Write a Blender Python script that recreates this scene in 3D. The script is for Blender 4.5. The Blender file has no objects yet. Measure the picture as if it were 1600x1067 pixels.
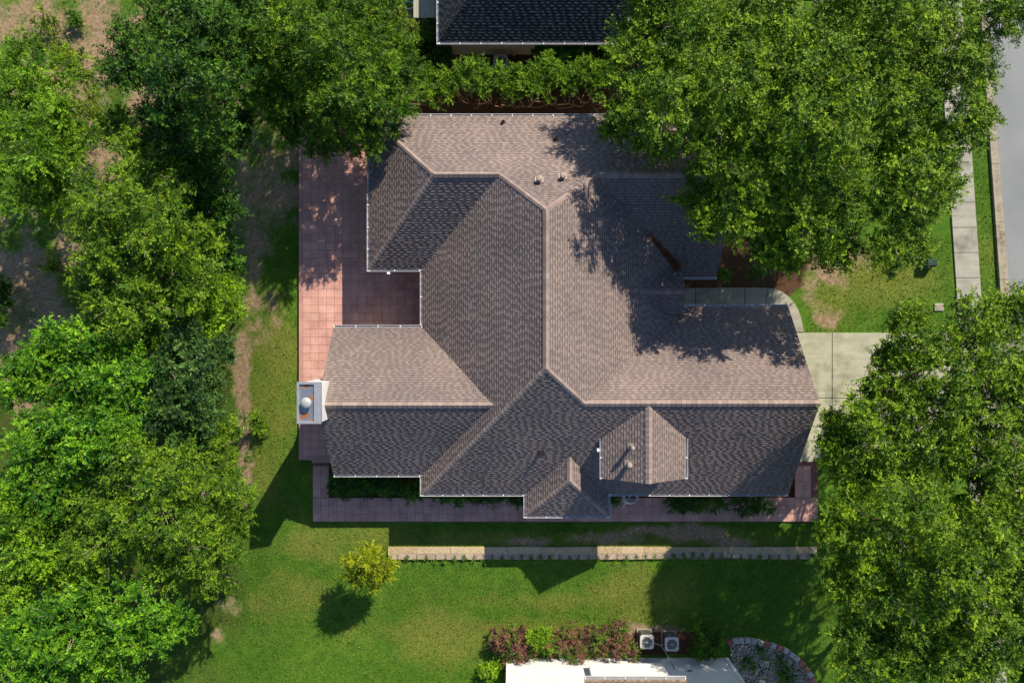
import bpy, math, random
import numpy as np
from mathutils import Vector, Matrix

# ------------------------------------------------------------------ camera, sky, sun, exposure
scene = bpy.context.scene
C = scene.collection
H = 36.0                     # drone height above the house pad (m)
F = 1600 * 24.0 / 36.0       # focal length in photograph pixels

cam_d = bpy.data.cameras.new('camera')
cam_d.lens = 24.0; cam_d.sensor_width = 36.0; cam_d.sensor_fit = 'HORIZONTAL'
cam_d.clip_start = 0.5; cam_d.clip_end = 2000
cam = bpy.data.objects.new('camera', cam_d); C.objects.link(cam)
cam.location = (0, 0, H); cam.rotation_euler = (0, 0, 0)
scene.camera = cam

SUN = Vector((0.68, 1.09, 1.0)).normalized()
world = bpy.data.worlds.new('World'); scene.world = world; world.use_nodes = True
nt = world.node_tree; nt.nodes.clear()
sky = nt.nodes.new('ShaderNodeTexSky'); sky.sky_type = 'NISHITA'; sky.sun_disc = False
sky.ozone_density = 3.0; sky.dust_density = 0.4
sky.sun_elevation = math.asin(SUN.z); sky.sun_rotation = math.atan2(SUN.x, SUN.y)
bg = nt.nodes.new('ShaderNodeBackground'); bg.inputs['Strength'].default_value = 0.105
wo = nt.nodes.new('ShaderNodeOutputWorld')
nt.links.new(sky.outputs[0], bg.inputs[0]); nt.links.new(bg.outputs[0], wo.inputs[0])
sun_d = bpy.data.lights.new('sun', 'SUN'); sun_d.energy = 4.9; sun_d.angle = math.radians(0.5)
sun_d.color = (1.0, 0.88, 0.71)
sun = bpy.data.objects.new('sun', sun_d); C.objects.link(sun)
sun.rotation_euler = (-SUN).to_track_quat('-Z', 'Y').to_euler(); sun.location = (20, 30, 40)
scene.view_settings.view_transform = 'Standard'; scene.view_settings.look = 'None'
scene.view_settings.exposure = 0.68; scene.view_settings.gamma = 1.0
scene.view_settings.use_curve_mapping = False
scene.cycles.max_bounces = 5; scene.cycles.diffuse_bounces = 2; scene.cycles.glossy_bounces = 2; scene.cycles.transmission_bounces = 2

# ------------------------------------------------------------------ helpers
rng = np.random.default_rng(7)
random.seed(7)

def W(px, py, z=0.0):
    k = (H - z) / F
    return ((px - 800.0) * k, (533.5 - py) * k, z)

def setp(o, label=None, cat=None, group=None, kind=None):
    if label: o['label'] = label
    if cat: o['category'] = cat
    if group: o['group'] = group
    if kind: o['kind'] = kind
    return o

def link(o, parent=None):
    C.objects.link(o)
    if parent is not None: o.parent = parent
    return o

def empty(name, loc=(0, 0, 0), rz=0.0):
    o = bpy.data.objects.new(name, None); C.objects.link(o)
    o.location = loc; o.rotation_euler = (0, 0, rz); o.empty_display_size = 0.2
    return o

def mesh_obj(name, verts, faces, mat, parent=None, smooth=False):
    me = bpy.data.meshes.new(name)
    me.from_pydata([tuple(v) for v in verts], [], [tuple(f) for f in faces])
    me.update()
    if mat is not None: me.materials.append(mat)
    if smooth: me.polygons.foreach_set('use_smooth', [True] * len(me.polygons))
    return link(bpy.data.objects.new(name, me), parent)

def shared(name, me, parent=None, loc=(0, 0, 0), rz=0.0, scale=None):
    o = bpy.data.objects.new(name, me); o.location = loc; o.rotation_euler = (0, 0, rz)
    if scale: o.scale = scale
    return link(o, parent)

def quads_mesh(name, V, Q, mat, cols=None):
    """fast quad mesh; cols: per-face colours"""
    me = bpy.data.meshes.new(name)
    n, m = len(V), len(Q); k = len(Q[0])
    me.vertices.add(n); me.vertices.foreach_set('co', np.asarray(V, np.float32).ravel())
    me.loops.add(k * m); me.loops.foreach_set('vertex_index', np.asarray(Q, np.int32).ravel())
    me.polygons.add(m)
    me.polygons.foreach_set('loop_start', np.arange(0, k * m, k, dtype=np.int32))
    me.polygons.foreach_set('loop_total', np.full(m, k, np.int32))
    if cols is not None:
        a = me.attributes.new('Col', 'FLOAT_COLOR', 'FACE')
        c = np.ones((m, 4), np.float32); c[:, :3] = cols
        a.data.foreach_set('color', c.ravel())
    me.update(calc_edges=True)
    me.materials.append(mat)
    return me

class MB:
    """collects shapes for one mesh part"""
    def __init__(s): s.v = []; s.f = []
    def add(s, vs, fs):
        o = len(s.v); s.v += [tuple(v) for v in vs]; s.f += [tuple(i + o for i in f) for f in fs]
        return s
    def box(s, x0, x1, y0, y1, z0, z1):
        return s.add([(x0,y0,z0),(x1,y0,z0),(x1,y1,z0),(x0,y1,z0),(x0,y0,z1),(x1,y0,z1),(x1,y1,z1),(x0,y1,z1)],
                     [(3,2,1,0),(4,5,6,7),(0,1,5,4),(1,2,6,5),(2,3,7,6),(3,0,4,7)])
    def bevbox(s, x0, x1, y0, y1, z0, z1, b):
        """box with a chamfered top"""
        return s.add([(x0,y0,z0),(x1,y0,z0),(x1,y1,z0),(x0,y1,z0),(x0,y0,z1-b),(x1,y0,z1-b),(x1,y1,z1-b),(x0,y1,z1-b),
                      (x0+b,y0+b,z1),(x1-b,y0+b,z1),(x1-b,y1-b,z1),(x0+b,y1-b,z1)],
                     [(3,2,1,0),(0,1,5,4),(1,2,6,5),(2,3,7,6),(3,0,4,7),
                      (4,5,9,8),(5,6,10,9),(6,7,11,10),(7,4,8,11),(8,9,10,11)])
    def prism(s, poly, z0, z1, b=0.0):
        n = len(poly)
        c = (sum(p[0] for p in poly)/n, sum(p[1] for p in poly)/n)
        vs = [(x,y,z0) for x,y in poly] + [(x,y,z1-b) for x,y in poly]
        fs = [tuple(range(n-1,-1,-1))] + [(i,(i+1)%n,n+(i+1)%n,n+i) for i in range(n)]
        if b > 0:
            for x, y in poly:
                d = math.hypot(x-c[0], y-c[1]) or 1
                vs.append((x-(x-c[0])/d*b*1.3, y-(y-c[1])/d*b*1.3, z1))
            fs += [(n+i, n+(i+1)%n, 2*n+(i+1)%n, 2*n+i) for i in range(n)] + [tuple(range(2*n,3*n))]
        else: fs.append(tuple(range(n, 2*n)))
        return s.add(vs, fs)
    def tube(s, pts, radii, n=6, cap=True):
        pts = [Vector(p) for p in pts]
        if not hasattr(radii, '__len__'): radii = [radii]*len(pts)
        rings = []
        for i, p in enumerate(pts):
            d = (pts[min(i+1,len(pts)-1)] - pts[max(i-1,0)])
            if d.length < 1e-6: d = Vector((0,0,1))
            d.normalize()
            a = d.orthogonal().normalized() if i == 0 else (a - d*a.dot(d)).normalized()
            b = d.cross(a)
            rings.append([p + (a*math.cos(2*math.pi*k/n) + b*math.sin(2*math.pi*k/n))*radii[i] for k in range(n)])
        vs = [v for r in rings for v in r]
        fs = [(i*n+k, i*n+(k+1)%n, (i+1)*n+(k+1)%n, (i+1)*n+k) for i in range(len(pts)-1) for k in range(n)]
        if cap: fs += [tuple(range(n-1,-1,-1)), tuple(range((len(pts)-1)*n, len(pts)*n))]
        return s.add(vs, fs)
    def lathe(s, prof, cx, cy, n=16):
        vs = [(cx+r*math.cos(2*math.pi*k/n), cy+r*math.sin(2*math.pi*k/n), z) for r, z in prof for k in range(n)]
        fs = [(i*n+k, i*n+(k+1)%n, (i+1)*n+(k+1)%n, (i+1)*n+k) for i in range(len(prof)-1) for k in range(n)]
        fs += [tuple(range(n-1,-1,-1)), tuple(range((len(prof)-1)*n, len(prof)*n))]
        return s.add(vs, fs)
    def build(s, name, mat, parent=None, smooth=False): return mesh_obj(name, s.v, s.f, mat, parent, smooth)
    def mesh(s, name, mat):
        me = bpy.data.meshes.new(name); me.from_pydata(s.v, [], s.f); me.update(); me.materials.append(mat); return me

# ------------------------------------------------------------------ materials
class NT:
    def __init__(s, name):
        s.m = bpy.data.materials.new(name); s.m.use_nodes = True
        s.t = s.m.node_tree; s.t.nodes.clear()
        s.out = s.t.nodes.new('ShaderNodeOutputMaterial')
    def n(s, typ, **kw):
        nd = s.t.nodes.new(typ)
        for k, v in kw.items():
            if k.startswith('i_'):
                key = k[2:]; key = int(key) if key.isdigit() else key.replace('_', ' ')
                nd.inputs[key].default_value = v
            else: setattr(nd, k, v)
        return nd
    def l(s, a, b): s.t.links.new(a, b)
    def noise(s, scale, detail=4, rough=0.55, vec=None, out='Fac'):
        nd = s.n('ShaderNodeTexNoise'); nd.inputs['Scale'].default_value = scale
        nd.inputs['Detail'].default_value = detail; nd.inputs['Roughness'].default_value = rough
        if vec is not None: s.l(vec, nd.inputs['Vector'])
        return nd.outputs[out]
    def pos(s): return s.n('ShaderNodeNewGeometry').outputs['Position']
    def ramp(s, fac, stops):
        nd = s.n('ShaderNodeValToRGB'); e = nd.color_ramp.elements
        while len(e) < len(stops): e.new(0.5)
        for el, (p, c) in zip(e, stops): el.position = p; el.color = (*c, 1) if len(c) == 3 else c
        s.l(fac, nd.inputs[0]); return nd.outputs[0]
    def mix(s, fac, a, b, mode='MIX'):
        nd = s.n('ShaderNodeMix'); nd.data_type = 'RGBA'; nd.blend_type = mode
        for sock, v in ((nd.inputs[0], fac), (nd.inputs[6], a), (nd.inputs[7], b)):
            if isinstance(v, (int, float)): sock.default_value = v
            elif isinstance(v, (tuple, list)): sock.default_value = (*v, 1)
            else: s.l(v, sock)
        return nd.outputs[2]
    def math(s, op, a, b=0.0, clamp=False):
        nd = s.n('ShaderNodeMath'); nd.operation = op; nd.use_clamp = clamp
        for sock, v in ((nd.inputs[0], a), (nd.inputs[1], b)):
            if isinstance(v, (int, float)): sock.default_value = v
            else: s.l(v, sock)
        return nd.outputs[0]
    def attr(s, name): return s.n('ShaderNodeAttribute', attribute_name=name)
    def bump(s, h, strength=0.4, dist=0.02):
        nd = s.n('ShaderNodeBump'); nd.inputs['Strength'].default_value = strength; nd.inputs['Distance'].default_value = dist
        s.l(h, nd.inputs['Height']); return nd.outputs[0]
    def pbr(s, col, rough=0.8, metal=0.0, bump=None, spec=0.3):
        p = s.n('ShaderNodeBsdfPrincipled')
        for sock, v in ((p.inputs['Base Color'], col), (p.inputs['Roughness'], rough), (p.inputs['Metallic'], metal)):
            if isinstance(v, (int, float)): sock.default_value = v
            elif isinstance(v, (tuple, list)): sock.default_value = (*v, 1)
            else: s.l(v, sock)
        p.inputs['Specular IOR Level'].default_value = spec
        if bump is not None: s.l(bump, p.inputs['Normal'])
        s.l(p.outputs[0], s.out.inputs[0]); return s.m
    def rnd(s): return s.n('ShaderNodeObjectInfo').outputs['Random']

def plain(name, col, rough=0.6, metal=0.0, var=0.12, scale=6.0, spec=0.3):
    t = NT(name); f = t.noise(scale, 5, 0.6, t.pos())
    c = t.ramp(f, [(0.25, [v*(1-var) for v in col]), (0.75, [min(1, v*(1+var)) for v in col])])
    return t.pbr(c, rough, metal, spec=spec)

M = {}
M['white'] = plain('white_paint', (0.78, 0.78, 0.77), 0.45, var=0.06)
M['bark'] = plain('bark', (0.13, 0.095, 0.07), 0.9, var=0.35, scale=12)
M['palebark'] = plain('pale_bark', (0.30, 0.255, 0.215), 0.9, var=0.3, scale=14)
M['redbark'] = plain('reddish_bark', (0.21, 0.125, 0.075), 0.9, var=0.3, scale=14)
M['black'] = plain('black_plastic', (0.02, 0.02, 0.022), 0.5)
M['greymetal'] = plain('galvanised_metal', (0.42, 0.44, 0.46), 0.45, 0.6)
M['dark_vent'] = plain('dark_vent', (0.05, 0.032, 0.028), 0.7)
M['tan_vent'] = plain('tan_vent', (0.33, 0.265, 0.225), 0.6)
M['hose'] = plain('hose_white', (0.66, 0.66, 0.60), 0.5)
M['orange'] = plain('orange_hose', (0.55, 0.20, 0.05), 0.5)
M['glass'] = NT('window_glass').pbr((0.02, 0.025, 0.03), 0.06, spec=0.6)
M['ac_paint'] = plain('ac_paint', (0.46, 0.46, 0.44), 0.5)
M['ac_dark'] = plain('ac_louvre', (0.07, 0.075, 0.075), 0.6)
M['silver'] = plain('silver_cap', (0.42, 0.43, 0.43), 0.4, 0.3)
M['gutter'] = plain('gutter_paint', (0.48, 0.48, 0.50), 0.5, var=0.15, scale=3)
M['jointsoil'] = plain('joint_soil', (0.19, 0.165, 0.10), 0.95, var=0.5, scale=5)
M['slab'] = plain('roof_deck', (0.16, 0.12, 0.10), 0.9)
M['utility'] = plain('utility_green', (0.012, 0.035, 0.025), 0.6)

def shingle_mat(name):
    t = NT(name); a = t.attr('Col').outputs['Color']
    g = t.noise(55, 3, 0.7, t.pos()); big = t.noise(0.55, 4, 0.6, t.pos())
    c = t.mix(1.0, a, t.ramp(g, [(0.3, (0.72,)*3), (0.7, (1.25,)*3)]), 'MULTIPLY')
    c = t.mix(1.0, c, t.ramp(big, [(0.3, (0.84, 0.85, 0.87)), (0.7, (1.12, 1.09, 1.05))]), 'MULTIPLY')
    sp = t.noise(0.16, 3, 0.5, t.pos()); wn = t.noise(7, 4, 0.7, t.pos())
    c = t.mix(1.0, c, t.ramp(t.math('ADD', t.math('MULTIPLY', sp, 0.6), t.math('MULTIPLY', wn, 0.4)), [(0.36, (0.86, 0.86, 0.86)), (0.62, (1.07, 1.06, 1.05))]), 'MULTIPLY')
    return t.pbr(c, 0.95, bump=t.bump(g, 0.5, 0.004), spec=0.15)
M['shingle'] = shingle_mat('asphalt_shingle')

def cap_mat():
    t = NT('ridge_cap_shingle'); g = t.noise(50, 3, 0.7, t.pos())
    c = t.ramp(t.rnd(), [(0.0, (0.21, 0.162, 0.143)), (0.5, (0.25, 0.195, 0.172)), (1.0, (0.29, 0.228, 0.203))])
    c = t.mix(1.0, c, t.ramp(g, [(0.3, (0.8,)*3), (0.7, (1.2,)*3)]), 'MULTIPLY')
    return t.pbr(c, 0.95, spec=0.15)
M['cap'] = cap_mat()

def tile_mat(name, base, amp=0.10):
    t = NT(name); p = t.pos()
    f = t.noise(1.3, 5, 0.65, p); g = t.noise(18, 4, 0.7, p)
    r = t.rnd()
    c = t.ramp(r, [(0.0, [v*(1-amp) for v in base]), (0.45, base), (0.8, [base[0]*1.03, base[1]*1.06, base[2]*1.07]), (1.0, [base[0]*1.05, base[1]*1.14, base[2]*1.18])])
    c = t.mix(1.0, c, t.ramp(f, [(0.3, (0.74, 0.72, 0.74)), (0.7, (1.12, 1.14, 1.12))]), 'MULTIPLY')
    c = t.mix(1.0, c, t.ramp(g, [(0.3, (0.9,)*3), (0.7, (1.08,)*3)]), 'MULTIPLY')
    return t.pbr(c, 0.75, bump=t.bump(g, 0.3, 0.004))
M['tile'] = tile_mat('red_patio_tile', (0.52, 0.285, 0.24))
M['grout'] = plain('grout', (0.17, 0.075, 0.065), 0.9, var=0.3)

def concrete(name, base, scale=0.9):
    t = NT(name); p = t.pos()
    f = t.noise(scale, 7, 0.65, p); g = t.noise(30, 4, 0.7, p)
    mp = t.n('ShaderNodeMapping'); mp.inputs['Scale'].default_value = (0.5, 3.0, 1); t.l(p, mp.inputs['Vector'])
    st = t.noise(1.2, 5, 0.6, mp.outputs[0])
    c = t.ramp(f, [(0.25, [v*0.72 for v in base]), (0.55, base), (0.8, [v*1.14 for v in base])])
    c = t.mix(1.0, c, t.ramp(st, [(0.3, (0.86, 0.85, 0.8)), (0.7, (1.08, 1.08, 1.06))]), 'MULTIPLY')
    c = t.mix(1.0, c, t.ramp(g, [(0.3, (0.88,)*3), (0.7, (1.08,)*3)]), 'MULTIPLY')
    bl = t.noise(0.45, 6, 0.7, p); c = t.mix(1.0, c, t.ramp(bl, [(0.34, (0.70, 0.70, 0.68)), (0.46, (1.0,)*3)]), 'MULTIPLY')
    return t.pbr(c, 0.9, bump=t.bump(g, 0.3, 0.004), spec=0.2)
M['concrete'] = concrete('pale_concrete', (0.36, 0.36, 0.275))
M['walk'] = concrete('walk_concrete', (0.33, 0.325, 0.275))
M['curb'] = concrete('curb_concrete', (0.31, 0.28, 0.22))
def asphalt():
    t = NT('asphalt'); p = t.pos(); f = t.noise(0.35, 6, 0.6, p); g = t.noise(45, 4, 0.75, p)
    c = t.ramp(f, [(0.3, (0.185, 0.20, 0.205)), (0.7, (0.235, 0.25, 0.25))])
    c = t.mix(1.0, c, t.ramp(g, [(0.3, (0.82,)*3), (0.7, (1.15,)*3)]), 'MULTIPLY')
    return t.pbr(c, 0.9, bump=t.bump(g, 0.4, 0.005), spec=0.2)
M['asphalt'] = asphalt()

def siding(name, base):
    t = NT(name); p = t.pos()
    f = t.noise(1.1, 6, 0.6, p)
    c = t.ramp(f, [(0.3, [v*0.9 for v in base]), (0.7, [min(0.85, v*1.05) for v in base])])
    sx = t.n('ShaderNodeSeparateXYZ'); t.l(p, sx.inputs[0])
    w = t.math('FRACT', t.math('MULTIPLY', sx.outputs['Z'], 5.5))
    return t.pbr(c, 0.6, bump=t.bump(w, 0.6, 0.02), spec=0.3)
M['siding'] = siding('white_siding', (0.76, 0.76, 0.75))
M['housewall'] = siding('tan_siding', (0.55, 0.47, 0.39))
M['beigewall'] = siding('beige_siding', (0.34, 0.32, 0.25))

def rust_pan():
    t = NT('rusty_pan'); p = t.pos()
    f = t.noise(2.3, 3, 0.5, p); g = t.noise(14, 4, 0.6, p)
    m = t.ramp(f, [(0.53, (0, 0, 0)), (0.60, (1, 1, 1))])
    c = t.mix(m, (0.33, 0.37, 0.42), t.ramp(g, [(0.3, (0.17, 0.055, 0.02)), (0.7, (0.33, 0.13, 0.045))]))
    return t.pbr(c, 0.4, t.math('SUBTRACT', 0.75, t.math('MULTIPLY', m, 0.7)), spec=0.4)
M['rustpan'] = rust_pan()

def stone_mat(name, stops):
    t = NT(name); p = t.pos(); f = t.noise(7, 6, 0.65, p)
    c = t.ramp(t.rnd(), stops)
    c = t.mix(1.0, c, t.ramp(f, [(0.3, (0.7,)*3), (0.7, (1.2,)*3)]), 'MULTIPLY')
    return t.pbr(c, 0.9, bump=t.bump(f, 0.6, 0.01), spec=0.2)
M['wallblock'] = stone_mat('wall_block', [(0, (0.30, 0.235, 0.185)), (0.5, (0.34, 0.275, 0.215)), (1, (0.39, 0.31, 0.24))])
M['capslab'] = stone_mat('cap_slab', [(0, (0.36, 0.27, 0.155)), (0.5, (0.40, 0.31, 0.19)), (1, (0.44, 0.35, 0.22))])
M['edgestone'] = stone_mat('edging_stone', [(0, (0.36, 0.33, 0.30)), (0.45, (0.42, 0.38, 0.33)), (0.5, (0.33, 0.13, 0.10)), (1, (0.40, 0.17, 0.12))])
M['edgegrey'] = stone_mat('grey_edging_stone', [(0, (0.33, 0.31, 0.29)), (1, (0.46, 0.42, 0.37))])
M['edgered'] = stone_mat('red_edging_stone', [(0, (0.30, 0.11, 0.09)), (1, (0.42, 0.18, 0.11))])

def leaf_mat(name, trans=0.22, rough=0.5, spec=0.18):
    t = NT(name); a = t.attr('Col').outputs['Color']
    p = t.n('ShaderNodeBsdfPrincipled'); t.l(a, p.inputs['Base Color'])
    p.inputs['Roughness'].default_value = rough; p.inputs['Specular IOR Level'].default_value = spec
    tr = t.n('ShaderNodeBsdfTranslucent')
    t.l(t.mix(1.0, a, (1.25, 1.2, 0.55), 'MULTIPLY'), tr.inputs['Color'])
    mx = t.n('ShaderNodeMixShader'); mx.inputs[0].default_value = trans
    t.l(p.outputs[0], mx.inputs[1]); t.l(tr.outputs[0], mx.inputs[2]); t.l(mx.outputs[0], t.out.inputs[0])
    return t.m
M['leaf'] = leaf_mat('leaf', 0.16)
M['grassblade'] = leaf_mat('grass_blade', 0.2, 0.7, 0.15)
M['litter'] = leaf_mat('leaf_litter', 0.05, 0.9, 0.1)
M['pebble'] = NT('pebble').m
_t = NT('pebbles'); M['pebble'] = _t.pbr(_t.attr('Col').outputs['Color'], 0.8, spec=0.3)

# ------------------------------------------------------------------ noise helper for the terrain
def vnoise(x, y, seed=0):
    r = np.random.default_rng(seed); g = r.random((257, 257))
    xi = np.floor(x).astype(int); yi = np.floor(y).astype(int); fx = x - xi; fy = y - yi
    fx = fx*fx*(3-2*fx); fy = fy*fy*(3-2*fy); a = lambda i, j: g[i % 257, j % 257]
    return (a(xi,yi)*(1-fx)+a(xi+1,yi)*fx)*(1-fy) + (a(xi,yi+1)*(1-fx)+a(xi+1,yi+1)*fx)*fy
def fbm(x, y, s, seed=0, oct=4):
    v = 0; amp = 0.5; tot = 0
    for o in range(oct): v = v + amp*vnoise(x*s*2**o+31.7*o, y*s*2**o+17.3*o, seed+o); tot += amp; amp *= 0.5
    return v/tot
def sstep(a, b, x): t = np.clip((x-a)/(b-a), 0, 1); return t*t*(3-2*t)

WALL_Y = -11.52              # south face of the retaining wall
def ground_z(x, y):
    x = np.asarray(x, float); y = np.asarray(y, float)
    z = -0.9*sstep(-12.0, -17.5, x)*sstep(-16, -4, y) - 0.35*sstep(-11.4, -15.5, x)
    east = sstep(-7.4, -6.0, x)
    low = np.where(y < WALL_Y+0.55, 1.0, 0.0)*east + (1-east)*sstep(-9.9, -12.8, y)
    z = z - (0.12*low + 0.38*sstep(-11.6, -16.0, y))*(1-sstep(16.3, 18.0, x)*0.4)
    return z - 0.05*fbm(x, y, 0.35, 3)

# ------------------------------------------------------------------ ground sheet
def ell(x, y, px, py, rx, ry, soft=0.35, rot=0.0):
    cx, cy, _ = W(px, py, -0.2); k = H/F
    dx = x-cx; dy = y-cy; c, s = math.cos(rot), math.sin(rot)
    d = np.sqrt(((dx*c+dy*s)/(rx*k))**2 + ((-dx*s+dy*c)/(ry*k))**2)
    return 1-sstep(1-soft, 1+soft, d)
def rect(x, y, x0, y0, x1, y1, s=0.3):
    ax, ay, _ = W(x0, y1); bx, by, _ = W(x1, y0)
    return sstep(ax-s, ax+s, x)*(1-sstep(bx-s, bx+s, x))*sstep(ay-s, ay+s, y)*(1-sstep(by-s, by+s, y))

SOIL = [(70,30,170,75),(140,70,60,50),(410,290,60,70),(25,440,48,90),(0,540,45,60),(940,840,40,7),(1075,832,40,9),(1010,826,26,6),(1150,848,36,8),(830,845,34,5),(70,40,110,60),(150,75,40,40),(130,235,35,70),(110,300,25,50),(95,390,25,60),(60,480,30,90),(20,610,40,40),(205,160,30,60),
        (420,300,55,75),(395,400,28,75),(375,330,20,110),(430,255,60,30),(372,600,14,70),(378,690,10,90),(345,950,14,16),(400,470,25,50),(330,1000,10,12),
        (1290,425,22,18),(1250,400,60,36),(1285,497,18,14),(1265,450,14,26),
        (640,60,30,30),(1015,990,30,10)]
DRY = [(1295,460,40,55),(1300,420,50,30),(420,620,42,170),(760,838,90,10),(900,842,70,10),(990,830,50,10),(1060,838,60,14),(690,840,50,8),(1180,842,60,12),(1090,830,60,12),(1130,845,50,14),(415,640,38,140),(420,740,30,60),(440,560,35,50),(560,850,120,35),(480,850,60,22),(790,990,240,22),(860,940,90,16),(1000,940,90,50),(380,560,30,60),(740,850,140,10),(980,850,110,12),(1040,850,80,14),(1380,440,90,45),(700,1010,70,40),(470,930,60,40)]
MULCH = []

def ground_masks(x, y):
    n1 = fbm(x, y, 0.9, 11, 5); n2 = fbm(x, y, 0.28, 23, 4)
    soil = np.zeros_like(x); dry = np.zeros_like(x); mul = np.zeros_like(x)
    for e in SOIL: soil = np.maximum(soil, ell(x, y, e[0], e[1], e[2]*1.1, e[3]*1.1, 0.85))
    for e in DRY: dry = np.maximum(dry, ell(x, y, *e, 0.7))
    for e in MULCH: mul = np.maximum(mul, ell(x, y, *e, 0.5))
    n3 = fbm(x, y, 2.6, 57, 4)
    soil = np.clip(soil*1.15 + ((n1-0.5)*2.6+(n3-0.5)*1.6)*(soil > 0.01)*np.clip(1.4-soil*0.6, 0, 1) - 0.08, 0, 1)
    dry = np.clip(dry*0.9 + (n1-0.5)*1.2*(dry > 0.02) + np.clip(n2-0.58, 0, 1)*2, 0, 1)
    for r in ((505,735,668,784),(662,768,826,786),(945,768,1245,786),(1225,715,1252,790),(640,140,965,186),(1068,395,1190,452),(640,60,1000,140),(560,175,1010,190),(992,994,1130,1030),(545,300,1185,765)):
        mul = np.maximum(mul, rect(x, y, *r, 0.12))
    mul = np.maximum(mul, ell(x, y, 1190, 420, 75, 45, 0.4))
    mul = np.where((mul > 0.01) & (mul < 0.999), np.clip(mul+(n3-0.5)*1.0+(n1-0.5)*0.8, 0, 1), mul)
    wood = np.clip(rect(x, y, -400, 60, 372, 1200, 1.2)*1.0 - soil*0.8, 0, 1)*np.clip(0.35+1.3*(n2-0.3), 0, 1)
    return soil, dry, mul, wood

def build_ground():
    def axis(lo, hi, step, far):
        mid = np.arange(lo, hi+1e-6, step); e = np.array([1.5, 4, 9, 20, 50, 120, 300, 700.0])*1.0
        return np.concatenate([(lo-e)[::-1], mid, hi+e])
    xs = axis(-31, 31, 0.2, 700); ys = axis(-22, 22, 0.2, 700)
    # a sharp step at the retaining wall: two rows close together, hidden inside the wall
    ys = np.sort(np.concatenate([ys, [WALL_Y+0.549, WALL_Y+0.551]]))
    X, Y = np.meshgrid(xs, ys); Z = ground_z(X, Y)
    nx, ny = len(xs), len(ys)
    idx = np.arange(nx*ny).reshape(ny, nx)
    Q = np.stack([idx[:-1,:-1], idx[:-1,1:], idx[1:,1:], idx[1:,:-1]], -1).reshape(-1, 4)
    me = quads_mesh('ground', np.stack([X, Y, Z], -1).reshape(-1, 3), Q, M['ground'])
    for nm, v in zip(('soil', 'dry', 'mulch', 'wood'), ground_masks(X.ravel(), Y.ravel())):
        a = me.attributes.new(nm, 'FLOAT', 'POINT'); a.data.foreach_set('value', v.astype(np.float32))
    o = shared('ground', me); setp(o, kind='structure')

def ground_mat():
    t = NT('lawn_and_soil'); p = t.pos()
    f = t.noise(1.6, 6, 0.65, p); g = t.noise(22, 5, 0.7, p); h = t.noise(5.5, 5, 0.65, p)
    grass = t.ramp(f, [(0.28, (0.044, 0.122, 0.012)), (0.5, (0.069, 0.158, 0.017)), (0.72, (0.102, 0.188, 0.022))])
    grass = t.mix(1.0, grass, t.ramp(g, [(0.28, (0.55,)*3), (0.72, (1.4, 1.35, 1.2))]), 'MULTIPLY')
    f2 = t.noise(0.32, 5, 0.6, p); grass = t.mix(1.0, grass, t.ramp(f2, [(0.3, (0.80, 0.86, 0.8)), (0.7, (1.12, 1.06, 1.1))]), 'MULTIPLY')
    grass = t.mix(1.0, grass, t.ramp(h, [(0.3, (0.8,)*3), (0.7, (1.18, 1.14, 1.1))]), 'MULTIPLY')
    dry = t.ramp(g, [(0.3, (0.13, 0.125, 0.022)), (0.7, (0.32, 0.26, 0.075))])
    soil = t.ramp(h, [(0.3, (0.19, 0.125, 0.075)), (0.55, (0.30, 0.215, 0.135)), (0.75, (0.40, 0.31, 0.21))])
    soil = t.mix(1.0, soil, t.ramp(g, [(0.3, (0.7,)*3), (0.7, (1.2,)*3)]), 'MULTIPLY')
    mul = t.ramp(g, [(0.3, (0.035, 0.020, 0.012)), (0.7, (0.135, 0.074, 0.042))])
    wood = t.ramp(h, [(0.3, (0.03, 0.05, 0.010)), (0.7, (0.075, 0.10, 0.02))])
    def soft(nm, lo, hi):
        v = t.math('ADD', t.attr(nm).outputs['Fac'], t.math('MULTIPLY', t.math('SUBTRACT', h, 0.5), 0.6))
        mr = t.n('ShaderNodeMapRange'); mr.inputs[1].default_value = lo; mr.inputs[2].default_value = hi
        t.l(v, mr.inputs[0]); return mr.outputs[0]
    c = t.mix(t.math('MULTIPLY', soft('dry', 0.2, 1.1), 0.46), grass, dry)
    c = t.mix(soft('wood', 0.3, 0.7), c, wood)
    c = t.mix(soft('soil', 0.25, 1.0), c, soil)
    c = t.mix(soft('mulch', 0.4, 0.6), c, mul)
    return t.pbr(c, 0.95, bump=t.bump(g, 0.9, 0.05), spec=0.1)
M['ground'] = ground_mat()
build_ground()

# ------------------------------------------------------------------ street: road, kerb, verge path
def sw_l(y): return 1488.5+0.066*(y-373)
def sw_r(y): return 1526.5+0.066*(y-373)
def cb_l(y): return 1555+0.07*(y-373)
def cb_r(y): return 1570.5+0.078*(y-373)
def gx(fx, py, z=0.0): return W(fx(py), py, z)[:2]

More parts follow.
